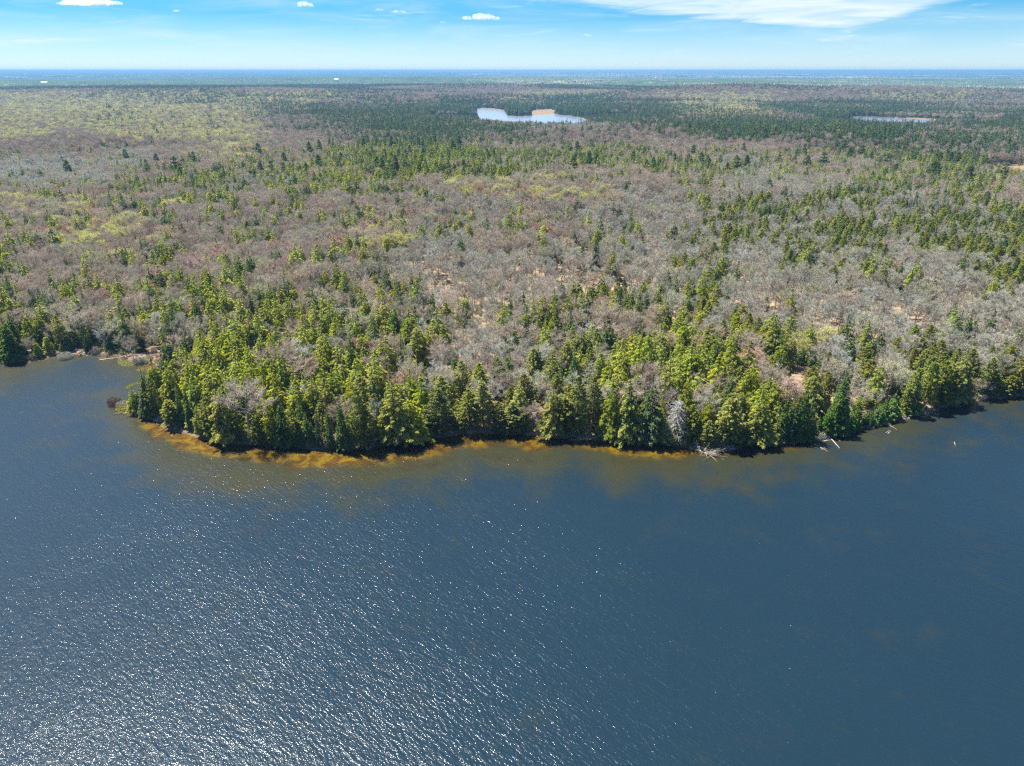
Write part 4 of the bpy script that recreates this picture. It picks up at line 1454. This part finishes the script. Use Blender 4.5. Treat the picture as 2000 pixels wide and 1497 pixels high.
MX_C = [('far_dark', 0.68, True), ('far_green', 0.20, True), ('twig_mauve', 0.08, False), ('twig_grey', 0.04, False)]
MX_M = [('far_dark', 0.34, True), ('far_green', 0.12, True), ('twig_mauve', 0.34, False), ('twig_grey', 0.10, False), ('bud_yellow', 0.04, False), ('bud_green', 0.06, False)]
MX_Y = [('far_dark', 0.08, True), ('far_green', 0.06, True), ('twig_mauve', 0.50, False), ('twig_grey', 0.14, False), ('bud_yellow', 0.11, False), ('bud_green', 0.11, False)]
items = [patch(1, 90, 150, MX_C, 10), patch(2, 90, 150, MX_C, 10), patch(3, 90, 150, MX_M, 10), patch(4, 90, 150, MX_M, 10), patch(5, 90, 150, MX_Y, 10), patch(6, 90, 150, MX_Y, 10)]
co, idx, rot, scl = [], [], [], []
for (r0, r1, sp, sc_) in [(4600, 11000, 84, 1.0), (11000, 30500, 230, 2.75)]:
    X, Y = jitter_grid(r0, r1, sp)
    Z = terrain(X, Y)
    px, py, _ = to_px(X, Y, Z + 5)
    share, typ = look_up(px, py, vnoise(X, Y, 500, 41), 0 * X)
    nz = vnoise(X, Y, 700, 42) + 0.5 * vnoise(X, Y, 250, 43)
    for i in range(len(X)):
        v_ = share[i] + 0.35 * nz[i]
        k_ = 0 if v_ > 0.5 else (1 if v_ < 0.22 and typ[i] == 'y' else (1 if random.random() < 0.12 else 2))
        co.append((X[i], Y[i], Z[i] - 0.5))
        idx.append({0: 0, 2: 2, 1: 4}[k_] + random.randrange(2))
        rot.append(random.randrange(4) * math.pi / 2 + random.gauss(0, 0.2))
        scl.append((sc_, sc_, 1.0 + 0.15 * (sc_ > 1)))
scatter('distant_forest', items, dict(co=np.array(co), idx=np.array(idx), rot=np.array(rot), scl=np.array(scl)), 'hazy blue-green forest canopy rolling to the horizon')

# ------------------------------------------------------------------ undergrowth and shore plants
def shrub_mesh(seed, H, W, mat, n, cs, twig=False):
    rg = np.random.default_rng(seed)
    a = rg.random(n) * 6.283
    r_ = np.sqrt(rg.random(n)) * W / 2
    z = H * (0.1 + 0.9 * rg.random(n)) * np.sqrt(np.clip(1 - (r_ / (W / 2)) ** 2 * 0.8, 0, 1))
    C = np.stack([np.cos(a) * r_, np.sin(a) * r_, z], 1)
    D = np.stack([np.cos(a) * 0.6, np.sin(a) * 0.6, 0.9 + 0 * a], 1)
    V, F = clumps(C, D, cs * (0.7 + 0.7 * rg.random(n)), np.full(n, cs * (0.12 if twig else 0.7)), rg, 0.5)
    return leaf_mesh("shrub", V, F, M[mat], n, rg, 4)


items = [shrub_mesh(1, 1.8, 2.6, 'twig_grey', 260, 0.8, True), shrub_mesh(2, 1.6, 2.4, 'twig_mauve', 260, 0.8, True), shrub_mesh(3, 1.5, 2.2, 'young', 160, 0.38),
         shrub_mesh(4, 1.2, 2.4, 'cedar', 150, 0.38), shrub_mesh(5, 1.4, 2.2, 'twig_pale', 200, 0.8, True), shrub_mesh(6, 2.6, 1.8, 'young', 190, 0.38)]
X, Y = jitter_grid(170, 620, 3.3)
sd = lake_sd(X, Y)
px, py, dep = to_px(X, Y, 1.0)
pr_ = np.where(sd < 4, 0.95, np.where(sd < 12, 0.45, 0.22))
pr_ = np.where((px > 1560) & (px < 1700) & (sd < 40) & (sd > 2), 0.18, pr_)
m = (sd > 0.35) & (rng.random(len(X)) < pr_)
X, Y, sd, px = X[m], Y[m], sd[m], px[m]
Z = terrain(X, Y, sd)
n = len(X)
u = rng.random(n)
green = (px > 860)
idx = np.where(u < 0.32, 0, np.where(u < 0.55, 1, np.where(u < 0.68, 2, np.where(u < 0.82, 3, np.where(u < 0.9, 4, 5)))))
s_ = rng.uniform(0.5, 1.25, n)
s_ = np.where((sd < 4), s_ * 1.1, s_)
scatter('undergrowth', items, dict(co=np.stack([X, Y, Z], 1), idx=idx, rot=rng.random(n) * 6.28, scl=np.stack([s_, s_, s_], 1)), 'low brown and green brush under the trees')


# grass tussocks and floating sedge mats in the bay
def mat_sedge():
    return mat_leaf('sedge', (0.36, 0.28, 0.12), (0.50, 0.44, 0.18), (1.1, 1.1, 0.8), 0.3, 0.15)


M['sedge'] = mat_sedge()
M['sedge_green'] = mat_leaf('green_sedge', (0.26, 0.27, 0.08), (0.42, 0.40, 0.12), (1.1, 1.1, 0.8), 0.3, 0.15)
M['heath'] = mat_leaf('heath_twigs', (0.13, 0.085, 0.06), (0.22, 0.14, 0.10), (1, 1, 1), 0.15, 0.1)


def grass_patch(seed, outline_px, mat, n, h, label, name='grass_mat'):
    rg = np.random.default_rng(seed)
    poly = np.array([ground_pt(a, b)[:2] for a, b in outline_px])
    lo, hi = poly.min(0), poly.max(0)
    P_ = rg.uniform(lo, hi, (n * 3, 2))
    d = poly_sd(P_, poly)
    P_ = P_[d + vnoise(P_[:, 0], P_[:, 1], 1.3, seed) * 0.5 < 0][:n]
    k_ = len(P_)
    C = np.stack([P_[:, 0], P_[:, 1], 0.05 + h * 0.4 * rg.random(k_)], 1)
    V, F = clumps(C, np.tile([0, 0, 1.0], (k_, 1)), np.full(k_, h) * rg.uniform(0.6, 1.3, k_), np.full(k_, h * 0.35), rg, 0.6)
    me_ = leaf_mesh(name, V, F, M[mat], k_, rg, 4)
    o = link(name, me_)
    tag(o, label, kind='stuff')
    return o


grass_patch(1, [(232, 702), (262, 694), (290, 700), (280, 712), (250, 717), (230, 714)], 'sedge_green', 2600, 0.45, 'yellow-green sedge mat at the head of the bay')
grass_patch(2, [(190, 700), (215, 694), (228, 696), (222, 702), (200, 706)], 'sedge', 1300, 0.35, 'pale straw sedge strip on the bay shore')
grass_patch(3, [(244, 757), (256, 750), (272, 745), (282, 747), (266, 753), (250, 761)], 'sedge_green', 1200, 0.35, 'floating sedge mat off the wooded point')
grass_patch(4, [(52, 706), (80, 701), (110, 698), (84, 705), (58, 710)], 'sedge', 700, 0.35, 'dry straw grass edge on the bay shore')
grass_patch(5, [(266, 722), (278, 719), (282, 723), (270, 727)], 'sedge', 400, 0.3, 'small sedge tuft in the bay')
grass_patch(6, [(1925, 333), (1990, 326), (2060, 330), (2060, 352), (1970, 350)], 'sedge_green', 2600, 2.0, 'yellow-green clearing between the trees')


def bush(name, px, py, H, W, mat, n, cs, label, cat, twig=True, z=0.1, seed=1):
    g = ground_pt(px, py, z)
    root = bpy.data.objects.new(name, None)
    scene.collection.objects.link(root)
    root.location = g
    me_ = shrub_mesh(seed, H, W, mat, n, cs, twig)
    link('twigs' if twig else 'foliage', me_, root)
    gg = Geo()
    rg = np.random.default_rng(seed)
    for q in range(7):
        a = q * 0.9
        gg.tube([(0.1 * math.cos(a), 0.1 * math.sin(a), -0.3), (W * 0.2 * math.cos(a), W * 0.2 * math.sin(a), H * 0.5), (W * 0.38 * math.cos(a), W * 0.38 * math.sin(a), H * 0.85)], [0.06, 0.04, 0.015], 4)
    link('stem', mesh_from('stems', gg.V, gg.F, M['greybark']), root)
    tag(root, label, cat)
    return root


# islet off the point
isl = []
poly = [(226, 792), (240, 786), (262, 788), (276, 800), (262, 806), (238, 802)]
gv = [ground_pt(a, b, 0.0) for a, b in poly]
c = np.mean(gv, 0)
V = [tuple(c + (v_ - c) * 1.1 + np.array([0, 0, -0.25])) for v_ in gv] + [tuple(c + (v_ - c) * 0.75 + np.array([0, 0, 0.22])) for v_ in gv] + [tuple(c + np.array([0, 0, 0.4]))]
nn = len(gv)
F = [(q, (q + 1) % nn, nn + (q + 1) % nn, nn + q) for q in range(nn)] + [(nn + q, nn + (q + 1) % nn, 2 * nn) for q in range(nn)]
tag(link('islet', mesh_from('islet', V, F, ground.data.materials[0])), kind='structure')
bush('islet_bush', 224, 790, 2.6, 4.4, 'heath', 900, 0.7, 'domed red-brown leafless bush standing in shallow water off the point', 'bush', seed=3)
bush('islet_bush', 240, 795, 2.0, 4.2, 'twig_grey', 520, 0.8, 'grey twiggy bush between the brown bush and the wooded point', 'bush', seed=4)
bush('evergreen_shrub', 241, 801, 1.3, 4.6, 'golden', 420, 0.36, 'low yellow-green shrub on the islet in front of the grey bush', 'shrub', twig=False, seed=5)
bush('shore_bush', 275, 708, 2.4, 5.0, 'twig_pale', 700, 0.8, 'pale grey bush at the head of the bay behind the sedge', 'bush', seed=6)
bush('shore_bush', 128, 700, 2.4, 5.5, 'twig_pale', 700, 0.8, 'silvery bush on the bay shore near the straw grass', 'bush', seed=7)
bush('shore_bush', 1912, 778, 2.6, 5.0, 'twig_mauve', 700, 0.8, 'brown leafless bush on the shore past the large dark evergreen', 'bush', seed=8)
bush('shore_bush', 1775, 808, 2.4, 5.0, 'twig_mauve', 700, 0.8, 'brown leafless bush on the stony shore beneath young firs', 'bush', seed=9)


# ------------------------------------------------------------------ driftwood, fallen trees, rocks
def log(px0, py0, px1, py1, r_, label, mat='driftwood', z0=0.15, z1=0.12, branches=0, seed=0, name='driftwood_log', cat='log', blen=1.2):
    rg = np.random.default_rng(seed + 50)
    a, b = ground_pt(px0, py0, z0), ground_pt(px1, py1, z1)
    o_ = a.copy()
    L = np.linalg.norm(b - a)
    root = bpy.data.objects.new(name, None)
    scene.collection.objects.link(root)
    root.location = o_
    g = Geo()
    path = [(b - a) * f + np.array([0, 0, 0.10 * L * 0.12 * math.sin(f * 3.1)]) + rg.normal(0, 0.012 * L, 3) * (0 < f < 1) for f in (0, 0.25, 0.5, 0.75, 1)]
    g.tube(path, [r_, r_ * 0.9, r_ * 0.75, r_ * 0.55, r_ * 0.25], 8)
    for e_, rr_ in ((0, r_), (4, r_ * 0.25)):
        pass
    link('stem', mesh_from('log', g.V, g.F, M[mat], smooth=True), root)
    if branches:
        g2 = Geo()
        d = (b - a) / L
        for q in range(branches):
            f = 0.25 + 0.75 * rg.random()
            p0 = (b - a) * f
            v_ = d * 0.5 + rg.normal(0, 0.7, 3)
            v_[2] = abs(v_[2]) * 0.6
            ln = blen * (0.5 + rg.random())
            p1 = p0 + v_ * ln * 0.5
            p2 = p1 + (v_ + rg.normal(0, 0.35, 3)) * ln * 0.5
            g2.tube([p0, p1, p2], [r_ * 0.35, r_ * 0.25, 0.015], 4)
            for _ in range(2):
                p3 = p1 + (v_ + rg.normal(0, 0.6, 3)) * ln * 0.4
                g2.tube([p1, p3], [r_ * 0.2, 0.012], 3)
        link('branch', mesh_from('branches', g2.V, g2.F, M[mat]), root)['kind'] = 'stuff'
    tag(root, label, cat)
    return root


log(1613, 848, 1640, 876, 0.22, 'long pale bare log slanting from the shore into the lake', z0=0.5, z1=0.05)
log(1590, 868, 1618, 883, 0.10, 'thin bleached pole afloat beside the long pale log', z1=0.05, branches=2, seed=2)
log(1604, 878, 1616, 877, 0.08, 'short pale stick floating left of the long log', seed=3)
log(1625, 853, 1642, 862, 0.10, 'short brown branch on the shore at the foot of the long log', seed=4)
log(1572, 852, 1606, 863, 0.16, 'grey drift log lying along the shore beneath young firs', branches=6, seed=5)
log(1358, 878, 1390, 890, 0.18, 'fallen bleached treetop with many bare branches lying in the water', branches=34, seed=6, name='fallen_tree', cat='fallen tree', blen=2.4)
log(1360, 860, 1366, 884, 0.12, 'leaning grey dead stem at the waterline above the fallen treetop', branches=14, seed=7, z0=2.6, z1=0.1, name='fallen_tree', cat='fallen tree', blen=1.3)
log(1165, 855, 1130, 860, 0.12, 'heap of bleached branches fallen from the bank between shoreline evergreens', branches=26, seed=8, name='fallen_tree', cat='fallen tree', blen=2.4)
log(905, 842, 922, 848, 0.12, 'small bleached fallen tree at the gap in the shore belt', branches=16, seed=9, name='fallen_tree', cat='fallen tree', blen=1.6)
log(625, 872, 665, 868, 0.12, 'thin pale fallen stem leaning across the waterline spruces', branches=4, seed=10, z0=0.3, z1=2.0)
log(1657, 836, 1669, 849, 0.10, 'short pale branch at the stony shore near the leaning shrub', seed=11)
log(1730, 846, 1737, 841, 0.09, 'pair-forming pale stick in the water off the stony shore, nearer the point', seed=12)
log(1734, 848, 1740, 842, 0.09, 'second pale stick in the water off the stony shore, farther out', seed=13)
log(1738, 832, 1750, 838, 0.08, 'crooked pale stick in the shallows off the stony shore', branches=3, seed=14)
log(1815, 806, 1832, 812, 0.09, 'forked bare branch in the water beside the overhanging shrubs', branches=7, seed=15)
log(1864, 864, 1866, 871, 0.09, 'lone pale stick standing out of open water', seed=16, z0=0.5)
log(1780, 810, 1808, 815, 0.14, 'grey drift log edging the shore beneath dark bushes', branches=8, seed=17)
log(1340, 866, 1352, 862, 0.09, 'small grey drift stick by the silver dead conifer', branches=5, seed=18)
log(225, 808, 262, 806, 0.10, 'dark thin drift branch trailing off the islet', mat='greybark', branches=8, seed=19)
log(270, 812, 300, 820, 0.12, 'grey fallen stems along the shore of the wooded point', branches=14, seed=20, mat='palebark')
log(1672, 782, 1690, 795, 0.30, 'thick white fallen trunk among young firs on the slope', seed=21, z0=1.0, z1=0.9)
log(195, 704, 228, 699, 0.3, 'pale log lying on the bay shore beside the sedge', seed=22)


# the leaning evergreen that hangs over the water
V, F, n, val, g, rg = conifer(77, 8.0, lambda t: 1.7 * (1 - t) ** 0.6, 60, 22, 0.42, droop=0.35)
root = bpy.data.objects.new('leaning_evergreen', None)
scene.collection.objects.link(root)
gp = ground_pt(1662, 838, 0.6)
root.location = gp
root.rotation_euler = (R(18), R(-68), 0)
link('crown', leaf_mesh('leaning_crown', V, F, M['cedar'], n, rg, 4, val), root)
link('trunk', mesh_from('leaning_trunk', g.V, g.F, M['bark']), root)
tag(root, 'yellow-green evergreen leaning almost flat over the water by the stony shore', 'evergreen tree')


# rocks and bleached debris at the water's edge
def mat_rock():
    m_ = bpy.data.materials.new('shore_stone')
    m_.use_nodes = True
    t = NT(m_.node_tree)
    bs = t.n['Principled BSDF']
    bs.inputs['Roughness'].default_value = 0.85
    tc_ = t.new('ShaderNodeTexCoord')
    oi = t.new('ShaderNodeObjectInfo')
    nz = t.noise(tc_.outputs['Object'], 2.0, 5, 0.65)
    col = t.ramp(nz, [(0.3, c4(0.16, 0.14, 0.12)), (0.55, c4(0.36, 0.32, 0.28)), (0.75, c4(0.52, 0.48, 0.43))])
    hsv = t.new('ShaderNodeHueSaturation')
    t.val(hsv.inputs['Value'], t.math('MULTIPLY_ADD', oi.outputs['Random'], 0.6, 0.7))
    t.link(col, hsv.inputs['Color'])
    t.link(hsv.outputs[0], bs.inputs['Base Color'])
    return m_


rock_m = mat_rock()
rocks = []
for s in range(3):
    rg = np.random.default_rng(s)
    pts_ = rg.normal(0, 1, (14, 3))
    pts_ /= np.linalg.norm(pts_, axis=1)[:, None]
    import bmesh
    bm = bmesh.new()
    for p in pts_:
        bm.verts.new(p * np.array([0.6, 0.45, 0.3]))
    bmesh.ops.convex_hull(bm, input=bm.verts)
    me_ = bpy.data.meshes.new('rock')
    bm.to_mesh(me_)
    bm.free()
    me_.materials.append(rock_m)
    rocks.append(me_)
rocks.append(shrub_mesh(12, 0.5, 1.6, 'sedge', 120, 0.4, True))
rocks.append(shrub_mesh(13, 0.6, 1.8, 'twig_dead', 70, 1.0, True))
X, Y = jitter_grid(165, 420, 1.25)
sd = lake_sd(X, Y)
px, _, _ = to_px(X, Y, 0 * X)
pr_ = np.interp(px, [0, 180, 300, 340, 900, 1500, 1600, 1760, 1800, 2000], [0.5, 0.55, 0.3, 0.12, 0.12, 0.15, 0.75, 0.7, 0.5, 0.7])
m = (sd > -0.7) & (sd < 1.6) & (rng.random(len(X)) < pr_)
X, Y, sd = X[m], Y[m], sd[m]
n = len(X)
s_ = rng.uniform(0.4, 1.25, n)
scatter('shore_debris', rocks, dict(co=np.stack([X, Y, np.maximum(terrain(X, Y, sd), -0.05)], 1), idx=rng.choice(5, n, p=[0.12, 0.12, 0.10, 0.33, 0.33]), rot=rng.random(n) * 6.28,
                                    scl=np.stack([s_, s_, s_], 1)), 'pale stones, straw and dead twigs along the waterline')


# ------------------------------------------------------------------ buildings
def simple_mat(name, col, rough=0.7):
    m_ = bpy.data.materials.new(name)
    m_.use_nodes = True
    t = NT(m_.node_tree)
    bs = t.n['Principled BSDF']
    bs.inputs['Roughness'].default_value = rough
    tc_ = t.new('ShaderNodeTexCoord')
    nz = t.noise(tc_.outputs['Object'], 1.5, 4, 0.6)
    t.link(t.mix(nz, c4(*[q * 0.85 for q in col]), c4(*col)), bs.inputs['Base Color'])
    return m_


m_wall = simple_mat('white_boards', (0.75, 0.75, 0.73))
m_roof = simple_mat('pale_metal_roof', (0.72, 0.74, 0.77), 0.4)
m_glass = simple_mat('dark_window', (0.03, 0.04, 0.05), 0.15)


def box(x0, x1, y0, y1, z0, z1):
    V = [(x0, y0, z0), (x1, y0, z0), (x1, y1, z0), (x0, y1, z0), (x0, y0, z1), (x1, y0, z1), (x1, y1, z1), (x0, y1, z1)]
    return V, [(0, 3, 2, 1), (4, 5, 6, 7), (0, 1, 5, 4), (1, 2, 6, 5), (2, 3, 7, 6), (3, 0, 4, 7)]


def house(px, py, L, W, H, rz, label, scale=1.0, lift=0.0):
    g = ground_pt(px, py, 2.0)
    for _ in range(6):
        g = ground_pt(px, py, float(terrain(np.array([g[0]]), np.array([g[1]]))[0]) + lift)
    root = bpy.data.objects.new('house', None)
    scene.collection.objects.link(root)
    root.location = g
    root.rotation_euler = (0, 0, rz)
    root.scale = (scale,) * 3
    V, F = box(-L / 2, L / 2, -W / 2, W / 2, -3, H)
    V += [(-L / 2, 0, H + W * 0.28), (L / 2, 0, H + W * 0.28)]
    F += [(4, 7, 8), (5, 9, 6)]
    link('wall', mesh_from('wall', V, F, m_wall), root)
    e = 0.45
    rh = W * 0.28
    k_ = rh / (W / 2)
    V = []
    for (x_, y_, z_) in [(-L / 2 - e, -W / 2 - e, H - k_ * e + 0.05), (L / 2 + e, -W / 2 - e, H - k_ * e + 0.05), (L / 2 + e, 0, H + rh + 0.05), (-L / 2 - e, 0, H + rh + 0.05),
                         (L / 2 + e, W / 2 + e, H - k_ * e + 0.05), (-L / 2 - e, W / 2 + e, H - k_ * e + 0.05)]:
        V += [(x_, y_, z_), (x_, y_, z_ + 0.14)]
    F = [(1, 3, 5, 7), (7, 5, 9, 11), (0, 6, 4, 2), (6, 10, 8, 4), (0, 2, 3, 1), (10, 11, 9, 8), (2, 4, 5, 3), (4, 8, 9, 5), (0, 1, 7, 6), (6, 7, 11, 10)]
    rf = link('roof', mesh_from('roof', V, F, m_roof), root)
    V, F = box(L * 0.2, L * 0.2 + 0.7, -0.35, 0.35, H + rh * 0.6, H + rh + 0.8)
    link('chimney', mesh_from('chimney', V, F, rock_m), rf)
    for q in range(3):
        V, F = box(-L * 0.32 + q * L * 0.28, -L * 0.32 + q * L * 0.28 + 1.1, -W / 2 - 0.04, -W / 2 + 0.05, 1.1, 2.3)
        link('window', mesh_from('window', V, F, m_glass), root)
    tag(root, label, 'house')
    return root


house(4, 597, 9, 6, 6.0, 0.3, 'small white house with pale metal roof half hidden in the woods by the bay')
house(88, 166, 34, 14, 14, 0.1, 'distant white farm building in the blue forest belt', lift=3)
house(658, 160, 28, 14, 14, -0.2, 'distant white building in the hazy belt near the middle of the horizon', lift=5)

# ------------------------------------------------------------------ small fair weather clouds, far off and high
mc = bpy.data.materials.new('cloud')
mc.use_nodes = True
t = NT(mc.node_tree)
t.n.clear()
o = t.new('ShaderNodeOutputMaterial')
pv = t.new('ShaderNodeVolumePrincipled')
pv.inputs['Color'].default_value = c4(0.99, 0.99, 0.99)
pv.inputs['Density'].default_value = 0.006
pv.inputs['Anisotropy'].default_value = 0.45
t.link(pv.outputs[0], o.inputs['Volume'])


def cloud(px, py, wpx, hpx, seed, label):
    rg = np.random.default_rng(seed)
    up = 748.5 - py
    fwd, dz = FPX * cP + up * sP, up * cP - FPX * sP
    Yd = 17000.0
    s = Yd / fwd
    cpos = np.array([(px - 1000) * s, Yd, CAM_H + dz * s])
    Wm, Hm = wpx * s * 1.0, hpx * s
    bm = bmesh.new()
    nb = int(8 + wpx / 5)
    for q in range(nb):
        u_ = rg.uniform(-1, 1)
        r_ = Hm * (0.28 + 0.35 * (1 - abs(u_)) * rg.random() + 0.08)
        p = (u_ * (Wm / 2 - r_ * 0.8), rg.uniform(-0.35, 0.35) * Wm * 0.3, r_ * 0.35 + (Hm - 1.4 * r_) * rg.random() * (1 - abs(u_) ** 1.5) * 0.8)
        mtx = Matrix.Translation(p) @ Matrix.Diagonal((r_ * 1.7, r_ * 1.3, r_, 1))
        bmesh.ops.create_icosphere(bm, subdivisions=3, radius=1.0, matrix=mtx)
    for v_ in bm.verts:
        nz = float(vnoise(np.array([v_.co.x + v_.co.z]), np.array([v_.co.y - v_.co.z * 2]), Hm * 0.35, seed)[0]) + 0.5 * float(vnoise(np.array([v_.co.x]), np.array([v_.co.z * 2]), Hm * 0.14, seed)[0])
        v_.co += v_.normal * nz * Hm * 0.12
        if v_.co.z < 0:
            v_.co.z *= 0.25
    me_ = bpy.data.meshes.new('cloud')
    bm.to_mesh(me_)
    bm.free()
    me_.materials.append(mc)
    me_.polygons.foreach_set('use_smooth', np.ones(len(me_.polygons), dtype=bool))
    ob = link('cloud', me_)
    ob.location = cpos
    tag(ob, label, 'cloud', 'small white clouds above the horizon')


cloud(170, 10, 100, 16, 1, 'widest white puffy cloud at the top edge of the sky near the corner')
cloud(222, 9, 34, 8, 2, 'small flat cloud just right of the widest puffy cloud')
cloud(128, 8, 30, 6, 3, 'small ragged cloud just left of the widest puffy cloud')
cloud(592, 13, 36, 10, 4, 'small bright oval cloud alone above the left-centre forest')
cloud(940, 38, 70, 11, 5, 'flat-bottomed white cloud lowest and widest near the middle of the sky')
cloud(778, 25, 30, 5, 6, 'tiny thin cloud between the oval cloud and the flat-bottomed cloud')
cloud(740, 21, 16, 4, 7, 'faintest tiny cloud beside the thin middle cloud')
cloud(1147, 70, 16, 4, 8, 'tiny low cloud beneath the long cirrus sheet')
cloud(345, 23, 14, 4, 9, 'speck of cloud between the widest cloud and the oval cloud')
cloud(865, 45, 12, 3, 10, 'speck of cloud left of the flat-bottomed cloud')

# ------------------------------------------------------------------ haze
V, F = box(-33000, 33000, -33000, 33000, -5.0, 118.0)
hz = link('haze', mesh_from('haze', V, F))
mh = bpy.data.materials.new('haze')
mh.use_nodes = True
t = NT(mh.node_tree)
t.n.clear()
o = t.new('ShaderNodeOutputMaterial')
pv = t.new('ShaderNodeVolumePrincipled')
pv.inputs['Color'].default_value = c4(0.17, 0.39, 0.70)
pv.inputs['Density'].default_value = 9.5e-5
pv.inputs['Anisotropy'].default_value = 0.2
t.link(pv.outputs[0], o.inputs['Volume'])
hz.data.materials.append(mh)
tag(hz, 'thin blue air over the lake and the forest', kind='stuff')
